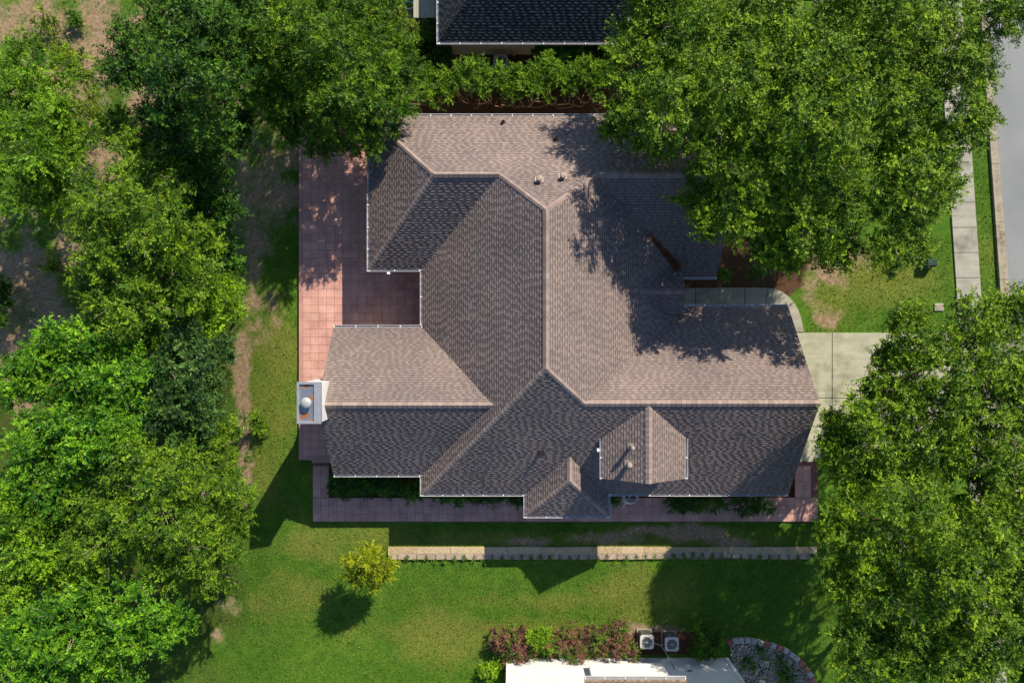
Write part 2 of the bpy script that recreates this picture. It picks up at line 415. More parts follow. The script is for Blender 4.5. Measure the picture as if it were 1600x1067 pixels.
road = MB()
for a, b in ((-900, 2600),):
    p0 = gx(cb_r, a); p1 = gx(cb_r, b)
    road.prism([p1, (p1[0]+7.4, p1[1]), (p0[0]+7.4, p0[1]), p0], -0.2, 0.012)
setp(road.build('road', M['asphalt']), kind='structure')
kerb = empty('kerb', (*gx(cb_l, 533), 0)); setp(kerb, kind='structure')
step = 90
for i in range(-3, 16):
    y0 = i*step-13; y1 = y0+step-0.6
    L = [gx(cb_l, y0), gx(cb_l, y1)]; R = [gx(cb_r, y0), gx(cb_r, y1)]
    def at(k, f): return (L[k][0]+(R[k][0]-L[k][0])*f, L[k][1])
    prof = [(0.0, -0.1), (0.0, 0.13), (0.28, 0.125), (0.38, 0.03), (1.0, 0.018), (1.0, -0.1)]
    vs = [(*at(k, f), z) for k in (0, 1) for f, z in prof]; n = len(prof)
    fs = [(j, (j+1) % n, n+(j+1) % n, n+j) for j in range(n)] + [tuple(range(n-1, -1, -1)), tuple(range(n, 2*n))]
    o = MB().add(vs, fs).build('kerb_stone', M['curb'], None); o.parent = kerb
    o.matrix_parent_inverse = Matrix.Translation(-kerb.location)
walk = empty('sidewalk', (*gx(sw_l, 533), 0)); setp(walk, kind='structure')
ys = [-220]
k = 0
while ys[-1] < 1300: ys.append(ys[-1] + 39.2)
off = 434.6 - min(ys, key=lambda v: abs(v-434.6))
for y0, y1 in zip(ys[:-1], ys[1:]):
    y0 += off; y1 += off-0.7
    o = MB().prism([gx(sw_l, y1), gx(sw_r, y1), gx(sw_r, y0), gx(sw_l, y0)], -0.1, 0.055, 0.008).build('slab', M['walk'])
    o.parent = walk; o.matrix_parent_inverse = Matrix.Translation(-walk.location)

def slabs(name, polys, mat, z0, z1, b=0.008, child='slab'):
    e = empty(name, (*polys[0][0], 0)); setp(e, kind='structure')
    for pl in polys:
        # counter-clockwise order
        ar = sum(pl[i][0]*pl[(i+1) % len(pl)][1]-pl[(i+1) % len(pl)][0]*pl[i][1] for i in range(len(pl)))
        if ar < 0: pl = pl[::-1]
        o = MB().prism(pl, z0, z1, b).build(child, mat); o.parent = e
        o.matrix_parent_inverse = Matrix.Translation(-e.location)
    return e
def R4(x0, y0, x1, y1, z=0.05): return [W(x0, y1, z)[:2], W(x1, y1, z)[:2], W(x1, y0, z)[:2], W(x0, y0, z)[:2]]
dcols = [1215, 1300.5, 1402, 1486, ]; drows = [519.5, 622, 722]
dp = []
for a, b in zip(dcols[:-1], dcols[1:]):
    for c, d in zip(drows[:-1], drows[1:]): dp.append(R4(a+0.5, c+0.5, b-0.5, d-0.5))
dp.append(R4(1537, 520, 1572, 722))
slabs('driveway', dp, M['concrete'], -0.1, 0.04)
def Pz(px, py, z=0.06): return W(px, py, z)[:2]
wp = [[Pz(1040,452),Pz(1086.4,450),Pz(1086.4,482),Pz(1040,482)],
      [Pz(1087.3,450),Pz(1122.8,449.5),Pz(1122.8,482),Pz(1087.3,482)],
      [Pz(1123.6,449.5),Pz(1163.6,449.5),Pz(1163.6,482),Pz(1123.6,482)],
      [Pz(1164.6,449.5),Pz(1199.5,450),Pz(1194.5,482),Pz(1164.6,482)],
      [Pz(1200.3,450),Pz(1212,452),Pz(1223,456.5),Pz(1232,463),Pz(1240,472),Pz(1228,482),Pz(1195.3,482)],
      [Pz(1240.8,473),Pz(1247,483),Pz(1251,494),Pz(1254,507),Pz(1256.5,518.6),Pz(1225,518.6),Pz(1225,484)]]
slabs('front_walk', wp, M['walk'], -0.1, 0.06)
slabs('neighbour_driveway', [R4(1225, -60, 1272, -1), R4(1273, -60, 1320, 2)], M['concrete'], -0.1, 0.05)

# ------------------------------------------------------------------ tiled patio and tiled path
TS = 0.415
tile_me = MB().bevbox(-TS/2+0.006, TS/2-0.006, -TS/2+0.006, TS/2-0.006, -0.03, 0.012, 0.004).mesh('tile', M['tile'])
PZ = 0.22
px0 = W(467, 0, PZ)[0]; py1 = W(0, 718.5, PZ)[1]
patio = empty('patio', (px0, py1, 0)); setp(patio, kind='structure')
def child_of(o, par):
    o.parent = par; o.matrix_parent_inverse = Matrix.Translation(-par.location); return o
bed = MB()
bed.prism([(px0, py1), (-8.2, py1), (-8.2, 11.3), (px0, 11.3)], -1.3, PZ)
bed.prism([(-8.2, 0.2), (-3.85, 0.2), (-3.85, 4.0), (-8.2, 4.0)], -0.6, PZ-0.002)
bed.prism([(-8.2, 4.0), (-6.4, 4.0), (-6.4, 11.3), (-8.2, 11.3)], -0.6, PZ-0.002)
child_of(bed.build('base', M['grout']), patio)
tiles = []
BW = 0.21
x = px0+BW+TS/2
i = 0
while x < -4.0:
    y = py1+BW+TS/2
    while y < 11.2:
        ok = x < -8.35 or (0.4 < y and x < -6.6) or (0.4 < y < 3.85 and x < -4.0)
        if ok:
            vis = (y < 10.0) and not (x > -8.0 and y > 4.2 and x > -6.95) and (x < -4.5 or y < 3.3)
            tiles.append((vis, x, y))
        y += TS
    x += TS
vis = [t for t in tiles if t[0]]; rest = [t for t in tiles if not t[0]]
vis.sort(key=lambda t: (t[2] > 8.8, t[2])); rest += vis[300:]; vis = vis[:300]
for _, x, y in vis:
    o = shared('tile', tile_me, None, (x, y, PZ+random.uniform(-0.002, 0.003))); child_of(o, patio)
rt = MB()
for _, x, y in rest: rt.bevbox(x-TS/2+0.006, x+TS/2-0.006, y-TS/2+0.006, y+TS/2-0.006, PZ-0.03, PZ+0.012, 0.004)
child_of(setp(rt.build('outlying_tiles', M['tile']), kind='stuff'), patio)
bb = MB(); y = py1
while y < 11.2:
    bb.bevbox(px0+0.003, px0+BW-0.004, y+0.004, y+0.1, PZ-0.03, PZ+0.014, 0.004); y += 0.104
x = px0+BW
while x < -8.4:
    bb.bevbox(x+0.004, x+0.1, py1+0.003, py1+BW-0.004, PZ-0.03, PZ+0.014, 0.004); x += 0.104
child_of(setp(bb.build('border_bricks', M['tile']), kind='stuff'), patio)

path_y0 = W(0, 815, 0.08)[1]; path_x0 = W(488.5, 0, 0.08)[0]
path = empty('tiled_path', (path_x0, path_y0, 0)); setp(path, kind='structure')
pb = MB(); x1 = W(1278, 0, 0.08)[0]; PH = 0.08
pb.prism([(path_x0, path_y0), (x1, path_y0), (x1, path_y0+3*TS+0.03), (path_x0, path_y0+3*TS+0.03)], -0.6, PH)
ylow = path_y0+3*TS+0.03
pb.prism([(path_x0, ylow+0.001), (path_x0+2*TS+0.03, ylow+0.001), (path_x0+2*TS+0.03, py1-0.16), (path_x0, py1-0.16)], -0.5, PH-0.001)
xr0 = W(1242, 0, PH)[0]; yr1 = W(0, 723, PH)[1]
pb.prism([(xr0, ylow+0.001), (x1, ylow+0.001), (x1, yr1), (xr0, yr1)], -0.3, PH-0.001)
child_of(pb.build('base', M['grout']), path)
cells = []
nx_ = int((x1-path_x0)/TS)
for i in range(nx_):
    for j in range(3): cells.append((path_x0+0.015+TS*(i+0.5), path_y0+0.015+TS*(j+0.5)))
y = ylow+TS/2
while y+TS/2 < py1-0.15:
    for i in range(2): cells.append((path_x0+0.015+TS*(i+0.5), y+0.005))
    y += TS
y = ylow+TS/2
while y+TS/2 < yr1:
    x = xr0+TS/2+0.01
    while x+TS/2 < x1: cells.append((x, y+0.005)); x += TS
    y += TS
for x, y in cells[:300]:
    child_of(shared('tile', tile_me, None, (x, y, PH+random.uniform(-0.002, 0.003))), path)
sb = MB().bevbox(path_x0-0.02, path_x0+0.95, py1-0.155, py1-0.004, -0.4, 0.15, 0.01)
child_of(sb.build('step', M['tile']), path)

# ------------------------------------------------------------------ retaining wall of tapered blocks
def build_wall():
    x0 = W(606, 0, 0)[0]; x1 = W(1276, 0, 0)[0]
    w = empty('retaining_wall', (x0, WALL_Y, -0.5))
    setp(w, 'low tan retaining wall of tapered blocks with flat caps between the two lawns', 'wall')
    bw = 0.503; n = int((x1-x0)/bw)
    # tapered segmental block: wide face, waist, tail -> T-shaped gaps between neighbours
    h = bw/2-0.028
    poly = [(-h, 0), (h, 0), (h, 0.12), (h-0.03, 0.14), (h-0.04, 0.15), (h-0.04, 0.205), (h+0.024, 0.23), (h+0.024, 0.33),
            (-h-0.024, 0.33), (-h-0.024, 0.23), (-h+0.04, 0.205), (-h+0.04, 0.15), (-h+0.03, 0.14), (-h, 0.12)]
    mb = MB(); m = len(poly)
    mb.add([(x, y, 0) for x, y in poly]+[(x, y, 0.2) for x, y in poly],
           [tuple(range(m-1, -1, -1)), tuple(range(m, 2*m))]+[(i, (i+1) % m, m+(i+1) % m, m+i) for i in range(m)])
    me = mb.mesh('wall_block', M['wallblock'])
    for c in range(3):
        for i in range(n + (c % 2)):
            xx = x0+bw*(i+0.5-(0.5 if c % 2 else 0))
            sag = 0.13*math.exp(-((xx-9.9)/2.2)**2)
            o = shared('wall_block', me, None, (xx, WALL_Y+0.02*c+random.uniform(-0.006, 0.006)+sag, -0.58+0.2*c), random.uniform(-0.012, 0.012))
            child_of(o, w)
    child_of(MB().box(x0+0.05, x1-0.3, WALL_Y+0.04, WALL_Y+0.33, -0.6, -0.012).build('joint_fill', M['jointsoil']), w)
    x = x0
    while x < x1-0.3:
        L = min(random.choice((1.2, 1.5, 1.8)), x1-x)
        o = MB().bevbox(x+0.004, x+L-0.004, WALL_Y+0.345+0.13*math.exp(-((x+L/2-9.9)/2.2)**2), WALL_Y+0.70+random.uniform(-0.01, 0.01), -0.4, 0.035+random.uniform(-0.004, 0.006), 0.012).build('cap_slab', M['capslab'])
        child_of(o, w); x += L
build_wall()

# ------------------------------------------------------------------ roofs
class Plane:
    """z = z0 + s * distance inside the eave line through (ex, ey), n = upslope plan direction"""
    def __init__(s, ex, ey, nx, ny, slope, z0=3.0): s.e = (ex, ey); s.n = (nx, ny); s.s = slope; s.z0 = z0
    def z(s, x, y): return s.z0 + s.s*((x-s.e[0])*s.n[0]+(y-s.e[1])*s.n[1])
    def nrm(s): return Vector((-s.s*s.n[0], -s.s*s.n[1], 1)).normalized()

def clip_half(poly, a, b, c):
    """keep a*p+b*q>=c"""
    out = []
    for i in range(len(poly)):
        P = poly[i]; Q = poly[(i+1) % len(poly)]
        d0 = a*P[0]+b*P[1]-c; d1 = a*Q[0]+b*Q[1]-c
        if d0 >= 0: out.append(P)
        if (d0 >= 0) != (d1 >= 0):
            t = d0/(d0-d1); out.append((P[0]+t*(Q[0]-P[0]), P[1]+t*(Q[1]-P[1])))
    return out

def roof_slope(plane, pieces, house, pal, seed, expo=0.13, tabw=(0.12, 0.22), lift=0.020, overhang=0.0):
    """one slope: a deck slab (part) with its field of shingles (sub-part)"""
    nrm = plane.nrm()
    deck = MB()
    for pc in pieces:
        ar = sum(pc[i][0]*pc[(i+1) % len(pc)][1]-pc[(i+1) % len(pc)][0]*pc[i][1] for i in range(len(pc)))
        if ar < 0: pc = pc[::-1]
        top = [(x, y, plane.z(x, y)-0.012) for x, y in pc]; bot = [(x, y, plane.z(x, y)-0.16) for x, y in pc]; n = len(pc)
        deck.add(bot+top, [tuple(range(n-1, -1, -1)), tuple(range(n, 2*n))]+[(i, (i+1) % n, n+(i+1) % n, n+i) for i in range(n)])
    d = deck.build('roof_slope', M['slab'], house)
    r = random.Random(seed)
    u = plane.n; t = (-u[1], u[0])
    cosv = 1/math.sqrt(1+plane.s**2); dq = expo*cosv
    ptq = [[((x-plane.e[0])*t[0]+(y-plane.e[1])*t[1], (x-plane.e[0])*u[0]+(y-plane.e[1])*u[1]) for x, y in pc] for pc in pieces]
    allp = [p for pc in ptq for p in pc]
    q0 = min(p[1] for p in allp); q1 = max(p[1] for p in allp); p0 = min(p[0] for p in allp); p1 = max(p[0] for p in allp)
    V = []; Fs = []; Cs = []
    prep = []
    for pc in ptq:
        ar = sum(pc[i][0]*pc[(i+1) % len(pc)][1]-pc[(i+1) % len(pc)][0]*pc[i][1] for i in range(len(pc)))
        if ar < 0: pc = pc[::-1]
        hs = []
        for i in range(len(pc)):
            a, b = pc[i], pc[(i+1) % len(pc)]
            hs.append((-(b[1]-a[1]), b[0]-a[0], -(b[1]-a[1])*a[0]+(b[0]-a[0])*a[1]))
        prep.append(hs)
    base, light, dark = pal
    nrow = int((q1-q0)/dq)+1
    for row in range(nrow):
        qa = q0+row*dq; qb = qa+dq
        p = p0-r.random()*0.3; up = r.random() < 0.5
        while p < p1:
            wdt = r.uniform(*tabw); up = not up if r.random() < 0.94 else up
            k = r.random()
            col = (light if k < 0.8 else base) if up else (dark if k < 0.45 else base)
            v = r.uniform(0.92, 1.08); col = (col[0]*v, col[1]*v, col[2]*v)
            low = lift*(1.0 if up else 0.35)
            for hs in prep:
                rc = [(p, qa), (p+wdt, qa), (p+wdt, qb+0.02), (p, qb+0.02)]
                for a, b, c in hs:
                    rc = clip_half(rc, a, b, c)
                    if len(rc) < 3: break
                if len(rc) < 3: continue
                o = len(V)
                for (pp, qq) in rc:
                    x = plane.e[0]+pp*t[0]+qq*u[0]; y = plane.e[1]+pp*t[1]+qq*u[1]
                    hgt = 0.004+low*(1-min(1, max(0, (qq-qa)/(dq+0.02))))
                    V.append((x+nrm.x*hgt, y+nrm.y*hgt, plane.z(x, y)+nrm.z*hgt))
                Fs.append(tuple(range(o, o+len(rc)))); Cs.append(col)
                # butt edge of the tab, coloured darker to paint in its shadow line
                lo = [i for i, c_ in enumerate(rc) if abs(c_[1]-qa) < 1e-6]
                if len(lo) == 2:
                    i0, i1 = lo
                    if i1-i0 != 1: i0, i1 = i1, i0
                    b = len(V)
                    for i in (i0, i1):
                        x = plane.e[0]+rc[i][0]*t[0]+rc[i][1]*u[0]; y = plane.e[1]+rc[i][0]*t[1]+rc[i][1]*u[1]
                        V.append((x, y, plane.z(x, y)-0.004))
                    Fs.append((b, b+1, o+i1, o+i0)); Cs.append((dark[0]*0.55, dark[1]*0.55, dark[2]*0.55))
            p += wdt
        for hs in prep:     # dark band at the head of the course, butt shadow put into the colour
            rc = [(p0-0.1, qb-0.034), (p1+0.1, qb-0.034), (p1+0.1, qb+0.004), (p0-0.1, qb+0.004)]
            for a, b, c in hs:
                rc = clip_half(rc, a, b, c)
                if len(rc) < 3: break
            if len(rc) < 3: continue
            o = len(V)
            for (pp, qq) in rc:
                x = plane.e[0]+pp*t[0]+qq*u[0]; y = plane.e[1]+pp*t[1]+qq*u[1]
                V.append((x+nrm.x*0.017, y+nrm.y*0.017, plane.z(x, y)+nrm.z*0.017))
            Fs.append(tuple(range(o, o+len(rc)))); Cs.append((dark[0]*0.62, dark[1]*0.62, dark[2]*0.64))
    o = mesh_obj('shingles', V, Fs, M['shingle'], d); setp(o, kind='stuff')
    a = o.data.attributes.new('Col', 'FLOAT_COLOR', 'FACE')
    cc = np.ones((len(Fs), 4), np.float32); cc[:, :3] = np.array(Cs); a.data.foreach_set('color', cc.ravel())
    return d

def ridge_caps(p0, p1, planeA, planeB, parent, width=0.17, lift=0.045, piece=0.22):
    """overlapping cap shingles along a ridge or hip"""
    p0 = Vector(p0); p1 = Vector(p1); d = p1-p0; L = d.length; d.normalize()
    sides = []
    for pl in (planeA, planeB):
        s = pl.nrm().cross(d); 
        if s.z > 0: s = -s
        sides.append(s.normalized())
    up = (planeA.nrm()+planeB.nrm()).normalized()
    n = max(1, int(L/piece)); pc = L/n
    def ring(f, e): # f along, e extra lift
        o = d*f
        return [o+sides[0]*width+up*(e-0.05), o+sides[0]*width+up*e, o+up*e, o+sides[1]*width+up*e, o+sides[1]*width+up*(e-0.05)]
    A = ring(0, lift+0.014); B = ring(pc+0.03, lift)
    me = MB().add(A+B, [(1,2,7,6),(2,3,8,7),(0,1,6,5),(3,4,9,8),(0,4,3,2,1),(5,6,7,8,9)]).mesh('ridge_cap', M['cap'])
    for i in range(n):
        o = shared('ridge_cap', me, None, p0+d*(pc*i)); o.parent = parent

def gutter(a, b, out, z, parent, ends=True):
    """open white trough along an eave a->b, out = outward plan direction"""
    ax, ay = a; bx, by = b; w = 0.12; m = MB()
    def bar(o0, o1, z0, z1, e0=0.0, e1=1.0):
        xs = [ax+out[0]*o0, bx+out[0]*o0, bx+out[0]*o1, ax+out[0]*o1]; ys_ = [ay+out[1]*o0, by+out[1]*o0, by+out[1]*o1, ay+out[1]*o1]
        pl = list(zip(xs, ys_)); ar = sum(pl[i][0]*pl[(i+1) % 4][1]-pl[(i+1) % 4][0]*pl[i][1] for i in range(4))
        if ar < 0: pl = pl[::-1]
        m.prism(pl, z0, z1)
    bar(0.004, 0.02, z-0.13, z-0.02); bar(0.02, w-0.02, z-0.13, z-0.11); bar(w-0.02, w-0.002, z-0.13, z-0.005)
    g = m.build('gutter', M['gutter'], parent)
    L = math.hypot(bx-ax, by-ay); hm = MB(); n = max(1, int(L/0.95))
    tx, ty = (bx-ax)/L, (by-ay)/L
    for i in range(n+1):
        s = min(L-0.03, max(0.03, L*i/n)); cx, cy = ax+tx*s, ay+ty*s
        pl = [(cx-tx*0.02, cy-ty*0.02), (cx+tx*0.02, cy+ty*0.02), (cx+tx*0.02+out[0]*(w-0.003), cy+ty*0.02+out[1]*(w-0.003)), (cx-tx*0.02+out[0]*(w-0.003), cy-ty*0.02+out[1]*(w-0.003))]
        ar = sum(pl[k][0]*pl[(k+1) % 4][1]-pl[(k+1) % 4][0]*pl[k][1] for k in range(4))
        hm.prism(pl if ar > 0 else pl[::-1], z-0.05, z-0.012)
    hm.build('hanger', M['white'], g)
    return g

# ------------------------------------------------------------------ the main house
house = empty('house', (0, 0, 0))
setp(house, 'large brown-shingled house with crossing hips and gables beside the red tiled patio', 'house')
BRN = ((0.208, 0.169, 0.157), (0.240, 0.196, 0.184), (0.186, 0.150, 0.140))

yN, sN = 10.88, 0.842
plN = Plane(0, yN, 0, -1, sN)
plWn = Plane(-6.9, 0, 1, 0, 0.862)
RY, RZ = 7.34, 3+sN*(yN-7.34)
plC = Plane(0, 3.5, 0, 1, (RZ-3)/(RY-3.5))
plD = Plane(-4.33, 0, 1, 0, 4.54/5.75)
sE = 0.66; xE = 1.42+4.54/sE
plE = Plane(xE, 0, -1, 0, sE)
plS = Plane(0, -7.36, 0, 1, 0.728)
plNS = Plane(0, 3.12, 0, 1, (RZ-3)/(RY-3.12))
GYR = -2.69; GZ = plS.z(0, GYR)
plGN = Plane(0, 1.67, 0, -1, (GZ-3)/(1.67-GYR))
LY, LZ = -2.82, 5.76
plLN = Plane(0, 0.68, 0, -1, (LZ-3)/(0.68-LY)); plLS = Plane(0, -6.43, 0, 1, (LZ-3)/(LY+6.43))
MX, MZ = 1.42, 7.54
yPn = yN-(MZ-3)/sN; yPs = -7.36+(MZ-3)/0.728
xWe = -6.9+(RZ-3)/0.862                 # west end of the north-west ridge
xCD = -4.33+(RZ-3)/plD.s                # north-west ridge meets the main west slope
xEN = xE-(RZ-3)/sE; xEG = xE-(GZ-3)/sE; xDL = -4.33+(LZ-3)/plD.s
GX, NX, LX = 13.35, 9.9, -8.63

roof_slope(plN, [[(-6.9, yN), (xWe, RY), (NX, RY), (NX, yN)], [(xCD, RY), (MX, yPn), (xEN, RY)]], house, BRN, 1)
roof_slope(plWn, [[(-6.9, yN), (-6.9, 3.5), (xWe, RY)]], house, BRN, 2)
roof_slope(plC, [[(-6.9, 3.5), (-4.33, 3.5), (xCD, RY), (xWe, RY)]], house, BRN, 3)
roof_slope(plD, [[(-4.33, 3.5), (-4.33, 0.68), (xDL, LY), (MX, yPs), (MX, yPn), (xCD, RY)],
                 [(xDL, LY), (-4.33, -6.43), (-4.33, -7.36), (MX, yPs)]], house, BRN, 4)
roof_slope(plE, [[(MX, yPs), (xEG, GYR), (xE, 1.67), (xE, 3.12), (xEN, RY), (MX, yPn)]], house, BRN, 5)
xh = MX-(yPs-GYR)*(MX+4.33)/(yPs+7.36)
roof_slope(plS, [[(-4.33, -7.36), (GX, -7.36), (GX, GYR), (xh, GYR)], [(xh, GYR), (xEG, GYR), (MX, yPs)]], house, BRN, 6)
roof_slope(plNS, [[(xEN, RY), (xE, 3.12), (NX, 3.12), (NX, RY)]], house, BRN, 7)
roof_slope(plGN, [[(xEG, GYR), (GX, GYR), (GX, 1.67), (xE, 1.67)]], house, BRN, 8)
roof_slope(plLN, [[(LX, 0.68), (LX, LY), (xDL, LY), (-4.33, 0.68)]], house, BRN, 9)
roof_slope(plLS, [[(LX, LY), (LX, -6.43), (-4.33, -6.43), (xDL, LY)]], house, BRN, 10)
# dormer over the garage
DX, DZ, DH = 5.95, 6.33, 1.87; dS = 0.6; dze = DZ-DH*dS
plDW = Plane(DX-DH, 0, 1, 0, dS, dze); plDE = Plane(DX+DH, 0, -1, 0, dS, dze)
yd0 = -7.36+(DZ-3)/0.728; yd1 = -7.36+(dze-3)/0.728; ydf = -6.18
roof_slope(plDW, [[(DX, yd0), (DX-DH, yd1), (DX-DH, ydf), (DX, ydf)]], house, BRN, 11)
roof_slope(plDE, [[(DX, yd0), (DX, ydf), (DX+DH, ydf), (DX+DH, yd1)]], house, BRN, 12)
# hipped bay on the south side
bx0, bx1, byf = 0.68, 4.64, -8.41; bS = 0.75; bxc = (bx0+bx1)/2; bh = bxc-bx0; bz = 3+bS*bh
plBW = Plane(bx0, 0, 1, 0, bS); plBE = Plane(bx1, 0, -1, 0, bS); plBS = Plane(0, byf, 0, 1, bS)
ybr = -7.36+(bz-3)/0.728
roof_slope(plBW, [[(bx0, byf), (bxc, byf+bh), (bxc, ybr), (bx0, -7.36)]], house, BRN, 13)
roof_slope(plBE, [[(bx1, byf), (bx1, -7.36), (bxc, ybr), (bxc, byf+bh)]], house, BRN, 14)
roof_slope(plBS, [[(bx0, byf), (bx1, byf), (bxc, byf+bh)]], house, BRN, 15)
# small entry gable
ey, ez, eh, es = 2.3, 4.6, 0.95, 0.8; eze = ez-eh*es; exf = 8.02
plEN2 = Plane(0, ey+eh, 0, -1, es, eze); plES2 = Plane(0, ey-eh, 0, 1, es, eze)
exr = xE-(ez-3)/sE; exe = xE-(eze-3)/sE
roof_slope(plEN2, [[(exr, ey), (exf, ey), (exf, ey+eh), (exe, ey+eh)]], house, BRN, 16)
roof_slope(plES2, [[(exr, ey), (exe, ey-eh), (exf, ey-eh), (exf, ey)]], house, BRN, 17)

rc = empty('ridge', (0, 0, 0)); rc.parent = house
def V3(pl, x, y): return (x, y, pl.z(x, y))
RID = [(V3(plD, MX, yPn), V3(plD, MX, yPs), plD, plE), (V3(plN, xWe, RY), V3(plN, xCD, RY), plN, plC), (V3(plN, xEN, RY), V3(plN, NX, RY), plN, plNS),
       (V3(plS, xEG, GYR), V3(plS, GX, GYR), plGN, plS), (V3(plLN, LX, LY), V3(plLN, xDL, LY), plLN, plLS), (V3(plDW, DX, ydf), V3(plDW, DX, yd0), plDW, plDE),
       (V3(plBW, bxc, ybr), V3(plBW, bxc, byf+bh), plBW, plBE), (V3(plEN2, exr, ey), V3(plEN2, exf, ey), plEN2, plES2)]
for a, b, A, B in RID: ridge_caps(a, b, A, B, rc)
HIP = [(V3(plN, -6.9, yN), V3(plN, xWe, RY), plN, plWn), (V3(plC, -6.9, 3.5), V3(plC, xWe, RY), plC, plWn),
       (V3(plD, xCD, RY), V3(plD, MX, yPn), plN, plD), (V3(plE, xEN, RY), V3(plE, MX, yPn), plN, plE),
       (V3(plD, -4.33, -7.36), V3(plD, MX, yPs), plD, plS), (V3(plE, xEG, GYR), V3(plE, MX, yPs), plE, plS),
       (V3(plBW, bx0, byf), V3(plBW, bxc, byf+bh), plBW, plBS), (V3(plBE, bx1, byf), V3(plBE, bxc, byf+bh), plBE, plBS)]
for a, b, A, B in HIP: ridge_caps(a, b, A, B, rc, 0.12, 0.028)

for a, b, o in [((-6.9, yN), (NX, yN), (0, 1)), ((-6.9, 3.38), (-6.9, yN), (-1, 0)), ((-6.9, 3.5), (-4.45, 3.5), (0, -1)), ((-4.33, 0.8), (-4.33, 3.5), (-1, 0)),
                ((LX, 0.68), (-4.33, 0.68), (0, 1)), ((LX, -6.43), (-4.45, -6.43), (0, -1)), ((-4.33, -7.48), (-4.33, -6.43), (-1, 0)),
                ((-4.33, -7.36), (bx0-0.12, -7.36), (0, -1)), ((bx0, byf-0.12), (bx0, -7.36), (-1, 0)), ((bx0, byf), (bx1, byf), (0, -1)), ((bx1, byf-0.12), (bx1, -7.36), (1, 0)),
                ((bx1+0.12, -7.36), (GX, -7.36), (0, -1)), ((xE, 1.67), (GX, 1.67), (0, 1)), ((xE, 3.12), (NX, 3.12), (0, -1))]:
    gutter(a, b, o, 3.0, house)
gutter((DX-DH, ydf-0.02), (DX-DH, yd1+0.05), (-1, 0), dze, house); gutter((DX+DH, ydf-0.02), (DX+DH, yd1+0.05), (1, 0), dze, house)

wl = MB()
for b in [(-3.9, 7.85, -6.9, 10.4), (-6.45, -3.91, 3.95, 10.395), (7.86, 9.5, 3.55, 10.393), (7.86, 13.0, -6.896, 1.25), (-8.3, -3.91, -6.0, 0.25), (1.1, 4.2, -8.0, -6.91)]:
    wl.box(*b, -0.6, 2.93)
def gable(x0, x1, ya, yb, yr, z, plA, plB):
    t = [(ya, z), (yb, z), (yb, plB.z(0, yb)-0.17), (yr, plA.z(0, yr)-0.17), (ya, plA.z(0, ya)-0.17)]
    n = len(t); wl.add([(x0, y, zz) for y, zz in t]+[(x1, y, zz) for y, zz in t], [tuple(range(n-1, -1, -1)), tuple(range(n, 2*n))]+[(i, (i+1) % n, n+(i+1) % n, n+i) for i in range(n)])
gable(12.8, 13.01, -6.85, 1.2, GYR, 2.5, plS, plGN); gable(-8.31, -8.1, -5.95, 0.2, LY, 2.5, plLS, plLN)
gable(9.3, 9.51, 3.6, 10.3, RY, 2.5, plNS, plN)
# dormer front and cheeks
t = [(DX-DH+0.25, 3.6), (DX+DH-0.25, 3.6), (DX+DH-0.25, dze-0.02), (DX, DZ-0.17), (DX-DH+0.25, dze-0.02)]
n = len(t); wl.add([(x, -5.9, z) for x, z in t]+[(x, -3.6, z) for x, z in t], [tuple(range(n)), tuple(range(2*n-1, n-1, -1))]+[((i+1) % n, i, n+i, n+(i+1) % n) for i in range(n)])
wl.box(6.2, 7.9, ey-eh+0.15, ey+eh-0.15, 2.6, eze-0.02)
wl.build('wall', M['housewall'], house)
def window(x, y, z, w, h, face, parent):
    """face: 's','n','w','e' """
    f = MB(); g = MB(); d = 0.05
    def bx(m, u0, u1, v0, v1, o0, o1):
        if face in 'sn':
            s = -1 if face == 's' else 1; ya, yb = sorted((y+s*o0, y+s*o1)); m.box(x+u0, x+u1, ya, yb, z+v0, z+v1)
        else:
            s = -1 if face == 'w' else 1; xa, xb = sorted((x+s*o0, x+s*o1)); m.box(xa, xb, y+u0, y+u1, z+v0, z+v1)
    bx(f, -w/2-0.08, w/2+0.08, h, h+0.08, -0.01, d); bx(f, -w/2-0.1, w/2+0.1, -0.08, 0, -0.01, d+0.03)
    bx(f, -w/2-0.08, -w/2, 0, h, -0.01, d); bx(f, w/2, w/2+0.08, 0, h, -0.01, d); bx(f, -w/2, w/2, h/2-0.025, h/2+0.025, -0.01, d-0.01)
    o = f.build('window', M['white'], parent); bx(g, -w/2, w/2, 0, h, -0.01, 0.015); g.build('pane', M['glass'], o)
for a in [(-2.5, -6.9, 0.9, 1.0, 1.3, 's'), (2.65, -8.0, 0.8, 1.6, 1.4, 's'), (7.2, -6.896, 0.9, 1.2, 1.3, 's'), (10.5, -6.896, 0.9, 1.2, 1.3, 's'), (-6.3, -6.0, 0.8, 1.6, 1.5, 's'),
          (-6.45, 8.0, 0.8, 1.2, 1.4, 'w'), (-6.45, 5.5, 0.8, 1.2, 1.4, 'w'), (-3.91, 2.1, 0.5, 1.8, 2.0, 'w'), (-6.2, 0.25, 0.8, 1.4, 1.5, 'n'), (9.5, 7.0, 0.8, 1.6, 1.5, 'e'), (DX, -5.9, 4.35, 0.8, 0.8, 's')]:
    window(*a, house)
gd = MB().box(12.99, 13.05, -5.6, 0.0, 0.02, 2.25).build('garage_door', M['white'], house)
for i in range(4):
    for j in range(6): MB().box(13.045, 13.065, -5.5+j*0.92, -5.5+j*0.92+0.78, 0.1+i*0.54, 0.1+i*0.54+0.42).build('panel', M['white'], gd)
# downspout outlets seen at the eaves
for x, y, z in ((-5.98, 3.33, 3.0), (DX-DH-0.16, -4.9, dze)):
    MB().box(x-0.07, x+0.07, y-0.07, y+0.07, z-0.45, z-0.03).build('downspout', M['white'], house)

